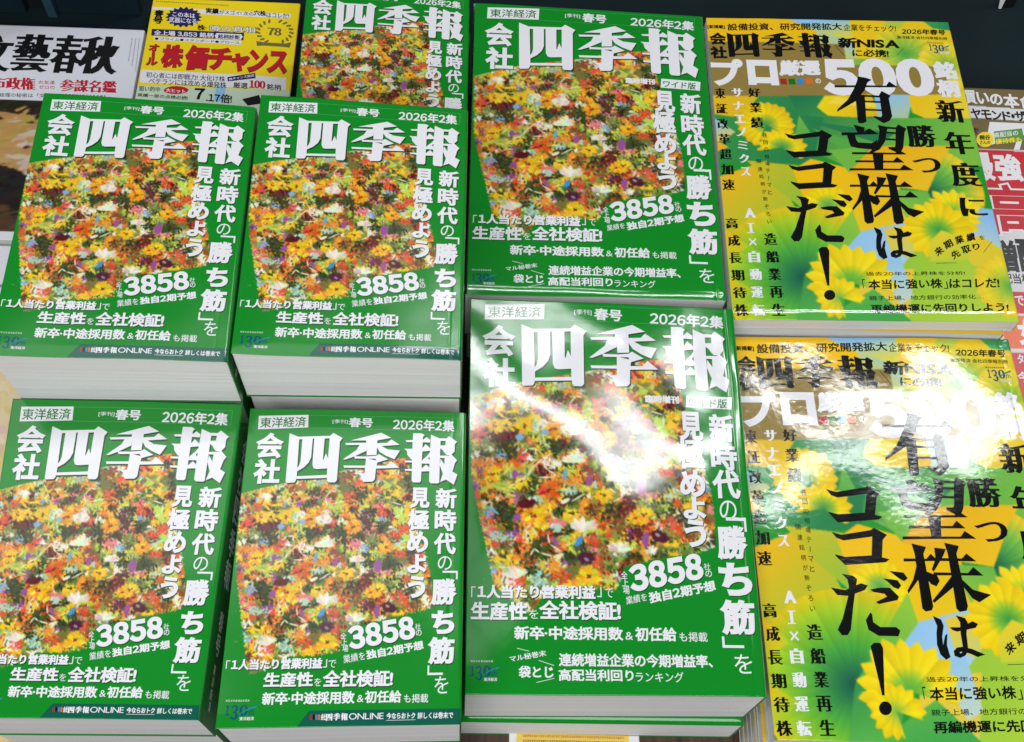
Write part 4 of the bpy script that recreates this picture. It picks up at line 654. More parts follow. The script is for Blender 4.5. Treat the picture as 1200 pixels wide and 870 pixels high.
GREEN = (18, 138, 38)
def inside(P, X, Y):
    P = np.array(P, float); ins = np.zeros(X.shape, bool); n = len(P)
    for i in range(n):
        (xa, ya), (xb, yb) = P[i], P[(i + 1) % n]
        if ya == yb: continue
        ins ^= ((ya <= Y) != (yb <= Y)) & (X < xa + (Y - ya) * (xb - xa) / (yb - ya))
    return ins
def floral():
    """loose painted flower meadow, 128 x 181 mm"""
    c = Canvas(128, 181, 4.0); rng = np.random.default_rng(11)
    Y_, O_, R_, W_, L_, V_, D_, B_, P_, M_, K_, A_ = (246, 198, 44), (238, 146, 56), (222, 86, 48), (240, 236, 206), (196, 206, 84), (128, 144, 66), (62, 70, 36), (140, 178, 218), (156, 84, 152), (104, 38, 38), (236, 128, 130), (178, 212, 188)
    BR = (142, 82, 44)
    c.a[:] = (118, 116, 58)
    pal = [Y_, O_, R_, W_, L_, V_, D_, BR, A_, K_]
    # soft under-painting: patches whose dominant tone wanders
    for i in range(420):
        x, y = rng.uniform(-2, 114), rng.uniform(24, 158); k = rng.choice(len(pal), p=[.14, .14, .11, .06, .16, .16, .11, .07, .04, .01])
        c.dab(x, y, rng.uniform(3, 8), rng.uniform(2, 5), rng.uniform(0, 3.14), np.array(pal[k]) + rng.normal(0, 10, 3), .5)
    hues = [Y_, O_, R_, W_, L_, V_, D_, A_, P_, K_, M_, BR, B_]; hp = [.14, .15, .13, .07, .13, .13, .13, .03, .02, .02, .05, .07, .02]
    hp = np.array(hp) / sum(hp)
    for _ in range(4):
        a_ = c.a; a_[1:-1] = (a_[:-2] + 2 * a_[1:-1] + a_[2:]) / 4; a_[:, 1:-1] = (a_[:, :-2] + 2 * a_[:, 1:-1] + a_[:, 2:]) / 4
    for i in range(760):                                           # flowers, leaves and grasses as bunches of small strokes of one hue
        x, y = rng.uniform(-2, 114), rng.uniform(24, 158); k = rng.choice(len(hues), p=hp); r = rng.uniform(1.6, 4.4); flower = rng.random() < .6; hue = np.array(hues[k], float)
        for q in range(int(10 + r * 6)):
            a = rng.uniform(0, 6.28); d = r * math.sqrt(rng.random()); th = a if flower else rng.normal(1.45, .5)
            cc = hue + rng.normal(0, 15, 3) + rng.normal(0, 20)
            c.dab(x + math.cos(a) * d, y + math.sin(a) * d * .7, rng.uniform(.8, 2.0), rng.uniform(.24, .58), th, np.clip(cc, 10, 252), .35)
        if rng.random() < .4:
            for q in range(8): c.dab(x + rng.normal(0, r * .6), y + r * rng.uniform(.3, .9), rng.uniform(.4, 1.1), rng.uniform(.2, .4), rng.normal(1.5, .6), np.array(D_) + rng.normal(0, 12, 3), .4)
    for i in range(1800):
        x, y = rng.uniform(-2, 114), rng.uniform(24, 158); j, q = int(np.clip(y * 4, 0, c.ny - 1)), int(np.clip(x * 4, 0, c.nx - 1))
        c.dab(x, y, rng.uniform(.4, 1.1), rng.uniform(.16, .34), rng.normal(1.3, .8), np.clip(c.a[j, q] + rng.normal(0, 40) + rng.normal(0, 10, 3), 10, 250), .3)
    def bloom(x, y, r, col, n=13, squash=.75, heart=M_, top=False):
        for i in range(n * 4):
            a = (rng.uniform(math.pi, 2 * math.pi) if top else rng.uniform(0, 6.28)); L = r * rng.uniform(.55, 1.0)
            c.dab(x + math.cos(a) * L * .55, y + math.sin(a) * L * .55 * squash, L * .55, r * .15, a * 1.0, np.array(col) + rng.normal(0, 16, 3) + (rng.random() < .3) * np.array([-14, -40, -8]), .4)
        if heart is not None:
            for i in range(7): c.dab(x + rng.normal(0, r * .13), y + rng.normal(0, r * .1), r * .12, r * .06, rng.uniform(0, 3), np.array(heart) + rng.normal(0, 14, 3))
    def leafy(x, y, r, col=D_):
        for i in range(40): c.dab(x + rng.normal(0, r * .5), y + rng.normal(0, r * .45), rng.uniform(.6, 1.8), rng.uniform(.35, .8), rng.normal(1.5, .8), np.array(col) + rng.normal(0, 14, 3), .5)
    X8 = lambda x, y: (lambda p: (p[0], p[1]))(e_mm(400 + x / 6.213, 600 + y / 6.213))
    X7 = lambda x, y: e_mm(290 + x / 6.213, 600 + y / 6.213)
    X4 = lambda x, y: e_mm(250 + x / 3.871, 470 + y / 3.871)
    X5 = lambda x, y: e_mm(250 + x / 3.871, 650 + y / 3.871)
    for p, r, k in [(X7(120, 110), 5, M_), (X7(150, 140), 4, D_), (X7(690, 170), 5, D_), (X7(880, 90), 6, D_), (X7(460, 160), 4, D_), (X7(90, 550), 6, D_), (X7(130, 590), 5, D_), (X7(320, 390), 4, D_), (X7(750, 560), 7, D_), (X7(700, 480), 5, V_), (X8(430, 530), 6, D_), (X8(350, 420), 5, D_), (X8(190, 480), 6, M_), (X8(180, 560), 6, M_), (X7(330, 800), 6, D_), (X7(480, 840), 4, D_), (X7(640, 310), 6, BR), (X4(470, 420), 5, D_), (X4(680, 420), 5, D_), (X4(620, 350), 5, BR), (X4(600, 590), 4, D_), (X4(670, 620), 4, D_), (X4(690, 540), 6, M_), (X4(250, 570), 5, M_), (X4(270, 630), 4, D_), (X5(240, 200), 5, D_), (X5(340, 300), 5, D_), (X5(640, 90), 4, V_), (X7(800, 640), 6, BR), (X7(900, 700), 6, M_)]: leafy(*p, r, k)
    for p, r, col in [(X4(255, 440), 3, W_), (X4(300, 440), 2, W_), (X4(330, 420), 4, L_), (X4(410, 385), 4, R_), (X4(240, 400), 4, O_), (X4(390, 470), 2.5, P_), (X4(325, 465), 2.2, B_), (X4(200, 480), 5, R_), (X4(460, 500), 5, Y_), (X4(540, 480), 5, L_), (X4(790, 390), 6, L_), (X4(830, 420), 6, Y_), (X4(260, 520), 5, Y_), (X4(150, 560), 5, R_), (X4(320, 560), 2.6, B_), (X4(400, 555), 2.4, B_), (X4(130, 640), 4, W_), (X4(640, 650), 5, K_), (X4(770, 540), 3, B_), (X4(860, 590), 5, R_), (X8(470, 130), 4.2, R_), (X8(120, 240), 4, K_), (X8(430, 230), 4, A_), (X8(420, 630), 6, R_), (X8(370, 620), 4, R_), (X8(640, 700), 3, W_), (X8(600, 640), 5, W_), (X8(620, 470), 3, O_), (X8(350, 450), 3, K_), (X8(430, 450), 3, A_), (X7(40, 270), 5, O_), (X7(20, 570), 4, B_), (X7(40, 720), 4, A_), (X7(110, 740), 4, A_), (X7(190, 740), 4, R_), (X7(230, 780), 3.5, O_), (X7(470, 730), 5, L_), (X7(150, 450), 4, L_), (X7(570, 370), 4, O_), (X7(650, 740), 5, R_), (X7(640, 790), 3, K_), (X7(730, 700), 3, R_), (X5(170, 430), 6, Y_), (X5(220, 420), 6, W_), (X5(250, 440), 3, K_), (X5(330, 400), 5, A_), (X5(400, 360), 5, O_), (X5(180, 340), 5, Y_), (X5(440, 440), 4, Y_), (X5(760, 80), 5, K_)]:
        for i in range(12): c.dab(p[0] + rng.normal(0, r * .35), p[1] + rng.normal(0, r * .3), rng.uniform(.8, 2.0) * r / 4, rng.uniform(.3, .7) * r / 4, rng.uniform(0, 3), np.array(col) + rng.normal(0, 15, 3), .4)
    for p, r, col in [(X7(60, 340), 5.2, Y_), (X7(290, 590), 6, Y_), (X7(720, 455), 5, Y_), (X8(330, 260), 5.2, (244, 184, 40)), (X8(270, 570), 5.2, Y_), (X8(90, 110), 5, (240, 176, 40)), (X7(400, 430), 6, (226, 116, 40)), (X7(770, 110), 5.5, (240, 180, 40)), (X4(220, 530), 5, Y_), (X4(330, 530), 5, Y_), (X4(440, 540), 5, (240, 180, 44)), (X5(520, 400), 6, Y_), (X7(900, 590), 4, Y_)]: bloom(*p, r, col)
    for p, r in [(X7(560, 80), 5.5), (X7(560, 250), 6), (X7(580, 660), 7), (X4(240, 440), 4), (X4(500, 540), 5), (X7(800, 360), 5), (X5(250, 400), 5), (X7(780, 790), 6)]: bloom(*p, r, W_, 9, .6, None, True)
    for p, a, b, th, col in [(X7(195, 335), 1.5, 2.2, 0, P_), (X7(640, 370), 1.6, 3, .2, P_), (X7(185, 600), 1.8, 2.4, .4, P_), (X8(270, 400), 2.4, 4, .1, P_), (X8(265, 720), 1.8, 4, .1, P_), (X7(400, 745), 1.2, 2.4, -.4, P_), (X7(500, 330), 1.2, 3, 0, (110, 170, 200)), (X7(545, 740), 1.4, 3.2, .6, (62, 148, 222)), (X7(245, 110), 2.2, 1.8, 0, B_), (X7(405, 75), 1.8, 1.6, 0, B_), (X7(675, 390), 1.2, 2.2, 0, A_), (X7(425, 660), 1.8, 2.4, 0, A_), (X7(250, 515), 5, 2.6, -.15, (92, 26, 30)), (X7(575, 840), 4.4, 3, .1, (84, 34, 60)), (X8(350, 700), 5, 3, .35, (86, 30, 52)), (X7(75, 490), 1, 1, 0, W_), (X7(485, 495), 2.6, 1.1, -.5, W_), (X7(630, 462), 1.1, 1.1, 0, W_), (X7(270, 485), .7, .7, 0, W_), (X8(360, 115), 1.2, .8, 0, W_), (X5(125, 340), .5, .5, 0, W_), (X5(560, 425), .9, .9, 0, R_)]: c.dab(*p, a, b, th, col, .25)
    for p, col in [(X8(340, 690), (170, 150, 130)), (X7(580, 850), (150, 130, 150))]: c.dab(*p, 1.4, .9, .5, col)
    W2 = (240, 236, 200)
    for fn, pts in [(X7, [(190, 385), (270, 350), (300, 300), (380, 235), (425, 210)]), (X7, [(250, 215), (290, 180), (340, 180), (330, 215)]), (X7, [(390, 225), (375, 280), (400, 310), (440, 330)]), (X7, [(440, 330), (430, 350), (330, 355)]), (X7, [(385, 270), (440, 290), (400, 300)]), (X7, [(265, 640), (235, 670), (230, 720), (240, 745)]), (X7, [(270, 660), (300, 715)]), (X7, [(240, 835), (270, 790), (300, 815), (380, 835)]), (X7, [(360, 700), (365, 760), (440, 810)]), (X7, [(745, 375), (770, 330), (800, 350)]), (X7, [(820, 320), (865, 355)]), (X7, [(770, 500), (850, 450)]), (X7, [(760, 410), (795, 440)]), (X4, [(520, 480), (510, 440), (535, 410), (560, 415)]), (X4, [(810, 460), (860, 475), (855, 520), (820, 530)]), (X4, [(540, 470), (600, 455)]), (X7, [(520, 500), (620, 440)])]:
        c.line([fn(*p) for p in pts], .42, W2)
    a_ = c.a.copy(); a_[1:-1] = (a_[:-2] + 2 * a_[1:-1] + a_[2:]) / 4; a_[:, 1:-1] = (a_[:, :-2] + 2 * a_[:, 1:-1] + a_[:, 2:]) / 4; c.a[:] = .7 * a_ + .3 * c.a
    c.a += rng.normal(0, 7, c.a.shape[:2])[..., None]
    return c
def green_cover(W, H, paint, art, ax, ay, sx, sy):
    """paint polygon (mm) filled from the floral sheet, ragged along its foot, plain green elsewhere"""
    c = Canvas(W, H, 4.0 if W < 150 else 3.0); Y, X = np.mgrid[0:c.ny, 0:c.nx]; X = (X + .5) / c.r; Y = (Y + .5) / c.r
    rng = np.random.default_rng(5)
    jx = .5 * np.sin(Y * 2.3) * np.sin(Y * .71 + 1) + .25 * np.sin(Y * 5.1); jy = .5 * np.sin(X * 1.9) * np.sin(X * .63) + .3 * np.sin(X * 4.7)
    ins = inside(paint, X + jx * (Y > H * .3), Y + jy * (Y > H * .4))
    smp = art.sample(((X - ax) / sx).ravel(), ((Y - ay) / sy).ravel()).reshape(X.shape + (3,))
    c.a[:] = GREEN
    c.a[ins] = smp[ins]
    for i in range(40):                                            # specks flung past the torn edge
        x, y = rng.uniform(.02, .2) * W, rng.uniform(.55, .84) * H; 
        if inside(paint, np.array([x + 6]), np.array([y]))[0]: c.dab(x, y, .25, .25, 0, (190, 190, 60))
    return c
def ginkgo_cover():
    """folded-paper ginkgo leaves, 190 x 268 mm"""
    c = Canvas(190, 268, 2.6); gd, gm, gl, li, ye, ora, sk = (20, 104, 58), (44, 152, 48), (92, 182, 46), (170, 208, 36), (250, 222, 24), (250, 196, 16), (150, 202, 240)
    c.a[:] = gm
    P, Rd = c.poly, c.radial
    P([(0, 0), (190, 0), (190, 80), (0, 80)], (246, 196, 26))
    P([(64, 0), (112, 0), (112, 30), (84, 12)], sk, ye, ((95, 0), (100, 24)))
    P([(84, 12), (112, 22), (112, 46), (84, 44)], ye, sk, ((84, 44), (112, 16)))
    P([(112, 0), (190, 0), (190, 80), (112, 80)], (246, 204, 28), (232, 206, 40), ((112, 0), (190, 50)))
    Rd(150, 34, 27, [(0, (80, 170, 74)), (.35, (150, 200, 70)), (.8, (226, 212, 50)), (1, (240, 214, 50))], 15, .2)
    P([(140, 0), (156, 0), (150, 8), (138, 6)], (190, 206, 70)); P([(170, 0), (190, 0), (190, 9), (176, 7)], (70, 170, 80), (40, 140, 90), ((170, 0), (190, 8)))
    Rd(181, 44, 23, [(0, (110, 180, 66)), (.4, (200, 206, 50)), (.85, (246, 220, 60)), (1, (240, 208, 50))], 16, .1, teeth=.05)
    P([(96, 40), (124, 40), (112, 50), (98, 50)], (180, 206, 70), (110, 180, 80), ((98, 44), (122, 48)))
    GO = (150, 128, 66)
    P([(0, 24.4), (104, 25), (104, 41), (0, 41)], GO); P([(0, 40), (104, 40.5), (104, 46), (178, 46.4), (178, 75.5), (0, 79)], GO)
    # below the gold band
    P([(0, 79), (120, 76), (120, 110), (60, 140), (0, 140)], (56, 150, 72), (40, 128, 80), ((20, 80), (90, 110)))
    P([(56, 77), (92, 77), (84, 98), (62, 96)], (40, 126, 82), (60, 156, 76), ((70, 78), (80, 100)))
    P([(62, 96), (70, 116), (56, 118)], (120, 190, 76), (90, 176, 76), ((62, 96), (62, 118)))
    P([(0, 78), (34, 78), (26, 90), (14, 98), (0, 96)], (240, 190, 30), (226, 190, 40), ((0, 80), (30, 92)))
    P([(76, 88), (83, 77), (118, 75), (122, 96), (86, 99)], ye, (232, 190, 30), ((80, 80), (118, 98)))
    P([(92, 78), (122, 84), (122, 88), (84, 84)], (250, 226, 80))
    P([(120, 75), (150, 75), (140, 104), (120, 106)], sk, (190, 206, 150), ((128, 78), (138, 102)))
    P([(146, 75), (190, 73), (190, 98), (160, 100), (146, 92)], (244, 200, 30), (240, 216, 60), ((150, 76), (186, 96)))
    P([(112, 98), (190, 96), (190, 140), (112, 140)], (84, 172, 70), (130, 196, 70), ((112, 100), (180, 130)))
    P([(80, 96), (150, 100), (132, 127), (96, 146), (70, 130)], (60, 146, 76), (120, 190, 70), ((84, 98), (110, 140)))
    P([(70, 108), (118, 128), (96, 134)], (90, 176, 74)); P([(64, 100), (130, 112), (118, 122)], (44, 130, 80))
    P([(0, 100), (14, 112), (0, 124)], sk, (236, 206, 80), ((0, 102), (6, 122)))
    P([(0, 120), (8, 126), (0, 130)], (240, 180, 40))
    Rd(36.6, 104.7, 21, [(0, (70, 160, 80)), (.3, (170, 190, 60)), (.5, ye), (1, (240, 196, 30))], 22, .1, math.radians(110), math.radians(395), .05, .05)
    Rd(46.4, 126, 17, [(0, (60, 150, 80)), (.35, (150, 190, 60)), (.6, ye), (1, (244, 200, 30))], 18, .3, math.radians(170), math.radians(400), .05, .08)
    P([(0, 152), (34, 138), (48, 172), (62, 210), (0, 205)], (240, 190, 32), (160, 200, 60), ((10, 150), (50, 200)))
    P([(20, 138), (56, 142), (66, 190), (36, 160)], (206, 194, 40), (140, 196, 64), ((30, 142), (60, 186)))
    P([(52, 146), (66, 136), (112, 150), (118, 200), (84, 210), (58, 176)], ora, (240, 206, 40), ((64, 140), (108, 200)))
    Rd(73.8, 177, 17, [(0, (80, 170, 90)), (.35, (160, 200, 60)), (.6, ye), (1, ye)], 17, 0, math.radians(150), math.radians(400), .05, .08)
    P([(112, 124), (170, 122), (146, 163), (124, 160), (92, 148)], (240, 180, 24), (246, 200, 40), ((112, 126), (150, 160)))
    P([(80, 128), (110, 124), (92, 148)], (120, 190, 70))
    P([(92, 148), (126, 160), (134, 186), (116, 214), (96, 206)], ora, (236, 206, 40), ((96, 150), (128, 200)))
    # two pleated fans
    Rd(146.4, 162.6, 40, [(0, (30, 96, 80)), (.28, (70, 152, 76)), (.62, (130, 192, 70)), (.9, (226, 204, 50)), (1, (240, 196, 40))], 30, .1, math.radians(-62), math.radians(100), .06, 0)
    P([(120, 162), (146, 163), (150, 190), (130, 196)], (110, 186, 74), (160, 204, 70), ((146, 164), (126, 194)))
    Rd(50, 236, 58, [(0, (30, 92, 74)), (.12, (40, 116, 78)), (.38, (74, 168, 66)), (.58, (116, 190, 52)), (.8, (172, 208, 44)), (1, (236, 200, 30))], 34, .1, math.radians(80), math.radians(322), .035, 0)
    P([(0, 196), (14, 212), (0, 222)], (244, 190, 24), (206, 206, 40), ((0, 200), (12, 214))); P([(0, 236), (16, 246), (0, 262)], (232, 200, 30), (160, 204, 50), ((0, 240), (14, 250)))
    P([(50, 236), (90, 180), (96, 214), (84, 226)], (84, 176, 76), (150, 204, 66), ((56, 232), (90, 190)))
    P([(50, 236), (78, 246), (70, 268), (42, 268)], (60, 150, 80), (90, 180, 74), ((52, 238), (60, 266)))
    P([(82, 212), (94, 198), (126, 190), (128, 236), (104, 236)], sk, (178, 214, 240), ((84, 204), (124, 232)))
    P([(110, 196), (136, 190), (136, 226), (112, 214)], (240, 206, 50), (200, 214, 140), ((112, 194), (130, 222)))
    P([(112, 232), (132, 210), (170, 210), (190, 225), (190, 268), (112, 268)], (158, 206, 60), (190, 216, 70), ((114, 236), (180, 262)))
    P([(90, 230), (126, 228), (116, 268), (80, 268)], (240, 206, 60), (226, 206, 80), ((94, 232), (110, 266)))
    P([(100, 222), (118, 218), (122, 250), (112, 256)], sk, (200, 220, 200), ((104, 222), (118, 252)))
    Rd(82, 240, 30, [(0, (80, 176, 70)), (.25, (130, 194, 60)), (.5, (244, 220, 34)), (1, (250, 218, 26))], 19, .12, math.radians(165), math.radians(375), .05, .09)
    P([(68, 262), (96, 244), (118, 268), (70, 268)], (96, 184, 76), (70, 170, 76), ((90, 246), (94, 268)))
    Rd(72, 251, 16, [(0, (120, 190, 66)), (.35, (214, 212, 44)), (.65, ye), (1, (250, 210, 24))], 15, .2, math.radians(80), math.radians(378), .05, .10)
    P([(176, 176), (190, 178), (190, 216), (166, 198)], (140, 196, 240), (196, 214, 210), ((186, 184), (172, 206)))
    P([(160, 206), (176, 200), (190, 212), (190, 232), (166, 224)], (240, 206, 50), (220, 210, 60), ((168, 206), (188, 228)))
    Rd(161, 181, 19, [(0, (80, 170, 70)), (.3, (166, 206, 50)), (.6, (250, 222, 30)), (1, (250, 218, 40))], 17, .1, pleat=.05, teeth=.10)
    Rd(148, 196, 24, [(0, (64, 156, 70)), (.25, (120, 190, 60)), (.55, (246, 218, 30)), (1, (250, 212, 26))], 18, .2, pleat=.05, teeth=.07)
    P([(150, 196), (170, 206), (164, 220), (138, 222), (140, 206)], (240, 214, 50), (200, 212, 60), ((146, 198), (156, 222)))
    Rd(189, 241, 24, [(0, (90, 180, 76)), (.4, (190, 208, 60)), (.75, (244, 218, 50)), (1, (240, 206, 50))], 24, .1, pleat=.03, teeth=.05)
    k = 2                                                          # slight softening of the facets
    for _ in range(k):
        a = c.a; a[1:-1] = (a[:-2] + 2 * a[1:-1] + a[2:]) / 4; a[:, 1:-1] = (a[:, :-2] + 2 * a[:, 1:-1] + a[:, 2:]) / 4
    return c

# ------------------------------------------------------------------ bound volumes
def rect_to_quad(W, H, q):
    """plane homography taking the cover rectangle (mm, v down) onto its four corners in space"""
    q = np.array(q); o = q[0]; ex = q[1] - q[0]; ex /= np.linalg.norm(ex); n = np.cross(ex, q[3] - q[0]); n /= np.linalg.norm(n); ey = np.cross(n, ex)
    d = np.stack([(q - o) @ ex, (q - o) @ ey], 1); A = []
    for (x, y), (u, v) in zip([(0, 0), (W, 0), (W, H), (0, H)], d):
        A.append([x, y, 1, 0, 0, 0, -u * x, -u * y, -u]); A.append([0, 0, 0, x, y, 1, -v * x, -v * y, -v])
    Hh = np.linalg.svd(np.array(A))[2][-1].reshape(3, 3)
    sc = q[:, 2]
    def f(u, v):
        p = np.stack([u, v, np.ones_like(u)], -1) @ Hh.T; p = p[..., :2] / p[..., 2:]
        P = o + p[..., :1] * ex + p[..., 1:] * ey
        return P
    return f
def make_bend(W, H, camber=.6, rnd=2.2, hinge=.3, waves=(), lip=0.0, curl=0.0):
    def b(u, v):
        z = camber * np.sin(np.pi * np.clip(u / W, 0, 1))
        t = np.clip((u - (W - rnd)) / rnd, 0, 1); z = z - rnd * (1 - np.sqrt(np.clip(1 - t * t * .98, 0, 1)))
        z = z - hinge * np.exp(-((u - (W - 7.5)) / .9) ** 2)
        for amp, lx, ly, ph in waves: z = z + amp * np.sin(2 * np.pi * (u / lx + v / ly) + ph)
        if curl: z = z + curl * np.clip(1 - u / 34, 0, 1) ** 2 * np.clip(1 - (H - v) / 46, 0, 1) ** 2
        if lip: z = z - lip * np.clip((v - (H - 8)) / 8, 0, 1) ** 2
        return z
    return b
def new_mesh(name, V, F, mats, midx=None, smooth=True, cols=None):
    me = bpy.data.meshes.new(name)
    me.vertices.add(len(V)); me.vertices.foreach_set('co', np.asarray(V, np.float32).ravel())
    n = np.array([len(f) for f in F], np.int32) if not isinstance(F, np.ndarray) else np.full(len(F), F.shape[1], np.int32)
    flat = F.ravel() if isinstance(F, np.ndarray) else np.concatenate([np.asarray(f) for f in F])
    me.loops.add(int(n.sum())); me.loops.foreach_set('vertex_index', flat.astype(np.int32))
    me.polygons.add(len(n)); me.polygons.foreach_set('loop_start', np.concatenate([[0], np.cumsum(n)[:-1]]).astype(np.int32))
    try: me.polygons.foreach_set('loop_total', n)
    except Exception: pass
    for mt in mats: me.materials.append(mt)
    if midx is not None: me.polygons.foreach_set('material_index', np.asarray(midx, np.int32))
    me.update(calc_edges=True); me.validate()
    me.polygons.foreach_set('use_smooth', np.full(len(me.polygons), smooth))
    if cols is not None:
        at = me.color_attributes.new('Col', 'FLOAT_COLOR', 'POINT'); at.data.foreach_set('color', np.asarray(cols, np.float32).ravel())
    return me
def link(name, me, parent=None, loc=None):
    o = bpy.data.objects.new(name, me); COL.objects.link(o)
    if parent is not None: o.parent = parent
    if loc is not None: o.location = loc
    return o
def thing(name, label, cat, loc, group=None):
    o = bpy.data.objects.new(name, None); o.empty_display_size = .02; COL.objects.link(o); o.location = loc; o['label'] = label; o['category'] = cat
    if group: o['group'] = group
    return o
def tag(o, label, cat, group=None):
    o['label'] = label; o['category'] = cat
    if group: o['group'] = group
    return o
def grid_idx(nx, ny):
    i, j = np.meshgrid(np.arange(nx - 1), np.arange(ny - 1)); a = (j * nx + i).ravel()
    return np.stack([a, a + nx, a + nx + 1, a + 1], 1)             # v runs down the page: face up
def cover_mesh(name, W, H, canvas, cut, f, bend, org, kind, step, thick=.3, edge=False):
    nx, ny = int(W / step) + 1, int(H / step) + 1
    # columns get closer at the rounded spine edge
    us = np.concatenate([np.linspace(0, W - 12, nx), np.linspace(W - 12, W, max(18, int(12 / step)))[1:]]); vs = np.linspace(0, H, ny); nx = len(us)
    U, Vv = np.meshgrid(us, vs); U = U.ravel(); Vv = Vv.ravel()
    P = f(U, Vv); P[:, 2] += bend(U, Vv) * .001
    Q = grid_idx(nx, ny); nb = len(P)
    cols = np.ones((nb, 4)); cols[:, :3] = lin(np.clip(canvas.sample(U, Vv), 0, 255)) if canvas is not None else lin(GREEN)
    ring = np.concatenate([np.arange(nx), np.arange(1, ny) * nx + nx - 1, (ny - 1) * nx + np.arange(nx - 2, -1, -1), np.arange(ny - 2, 0, -1) * nx])
    low = P[ring] - [0, 0, thick * .001]; r = np.arange(len(ring)); r2 = np.roll(r, -1)
    S = np.stack([ring[r], ring[r2], nb + r2, nb + r], 1)
    V = np.concatenate([P, low]); F = [*Q, *S]; cw = np.ones((len(ring), 4)); cw[:, :3] = lin((206, 206, 204)); cols = np.concatenate([cols, cw if edge else cols[ring]])
    mats = [print_mat(kind)]; mi = np.zeros(len(F), int)
    FF = np.concatenate([Q, S])
    if cut is not None:
        tv, tl, tf, tm, inks = cut
        T = f(tv[:, 0], tv[:, 1]); T[:, 2] += (bend(tv[:, 0], tv[:, 1]) + .05 + .045 * tl) * .001
        o = len(V); V = np.concatenate([V, T]); cols = np.concatenate([cols, np.ones((len(T), 4))])
        mats += [print_mat(kind, k) for k in inks]
        faces = [*map(tuple, FF), *map(tuple, tf + o)]
        mi = np.concatenate([mi, tm + 1])
        me = new_mesh(name, V - org, faces, mats, mi, True, cols)
    else: me = new_mesh(name, V - org, FF, mats, mi, True, cols)
    return me
def block_mesh(name, f, W, H, bend, org, zb, ins=(.3, .3, .3, .6), drop=.32, leaf=1.6, seed=0, lean=(0, 0)):
    """page block under the cover: rows of slightly uneven leaves; ins = left, back, front, spine inset in mm"""
    rng = np.random.default_rng(seed); nu, nv = 40, 40
    u0, u1, v0, v1 = ins[0], W - ins[3], ins[1], H - ins[2]
    top = np.concatenate([np.stack([np.linspace(u0, u1, nu), np.full(nu, v0)], 1)[:-1], np.stack([np.full(nv, u1), np.linspace(v0, v1, nv)], 1)[:-1], np.stack([np.linspace(u1, u0, nu), np.full(nu, v1)], 1)[:-1], np.stack([np.full(nv, u0), np.linspace(v1, v0, nv)], 1)[:-1]])
    T = f(top[:, 0], top[:, 1]); T[:, 2] += (bend(np.minimum(top[:, 0], W - 2.4), top[:, 1]) - drop) * .001
    zt = T[:, 2].mean(); rows = max(4, int((zt - zb) * 1000 / leaf)); n = len(T); ctr = T.mean(0)
    V = []
    for k in range(rows + 1):
        t = k / rows; R = T.copy(); R[:, 2] = T[:, 2] * (1 - t) + zb * t
        j = rng.normal(0, .00004, 2) * (0 < k); R[:, :2] += j + np.array(lean) * .001 * t
        V.append(R)
    V = np.concatenate(V); i = np.arange(n); i2 = (i + 1) % n; F = []
    for k in range(rows): F.append(np.stack([k * n + i, k * n + i2, (k + 1) * n + i2, (k + 1) * n + i], 1)[:, ::-1])
    F = [tuple(q[::-1]) for q in np.concatenate(F)] + [tuple(range(rows * n, rows * n + n))]
    me = new_mesh(name, V - org, F, [page_mat()], None, False); fix_normals(me); return me
def fix_normals(me):
    bm = bmesh.new(); bm.from_mesh(me); bmesh.ops.recalc_face_normals(bm, faces=bm.faces[:]); bm.to_mesh(me); bm.free()
def wall_mesh(name, A, B, za, zb, t, org, mat, col=None):
    """upright sheet from A to B (xy), tops za (two values), foot zb, thickness t"""
    A, B = np.array(A, float), np.array(B, float); d = (B - A) / np.linalg.norm(B - A); nrm = np.array([d[1], -d[0]]) * t; V = []
    for p, z in ((A, za[0]), (B, za[1])):
        for q in (p, p + nrm):
            V.append((*q, z)); V.append((*q, zb))
    me = new_mesh(name, np.array(V) - org, [(0, 1, 5, 4), (2, 6, 7, 3), (0, 4, 6, 2), (1, 3, 7, 5), (0, 2, 3, 1), (4, 5, 7, 6)], [mat], None, False); fix_normals(me); return me
def slab_mesh(name, pts, z0, z1, org, mat):
    P = np.array(pts, float)[:, :2]; n = len(P); V = np.concatenate([np.c_[P, np.full(n, z1)], np.c_[P, np.full(n, z0)]])
    F = [tuple(range(n)), tuple(range(2 * n - 1, n - 1, -1))] + [(i, (i + 1) % n, n + (i + 1) % n, n + i) for i in range(n)]
    me = new_mesh(name, V - org, F, [mat], None, False); fix_normals(me); return me
def spine_print(W_, z0, z1, txts):
    """lettering for a spine: u runs from the top edge towards the foot, v from the front cover down"""
    p = Print(); h = (z1 - z0) * 1000
    for t, u, s, v0 in txts:
        for i, ch in enumerate(t):                                  # upright glyphs in a column along the spine
            a = u + i * s * 1.12; lo, hi = v0 - s / 2, v0 + s / 2
            p.text(ch, [a, lo, a, hi, a + s, lo], .03)
    return np.concatenate(p.v), np.concatenate(p.f)
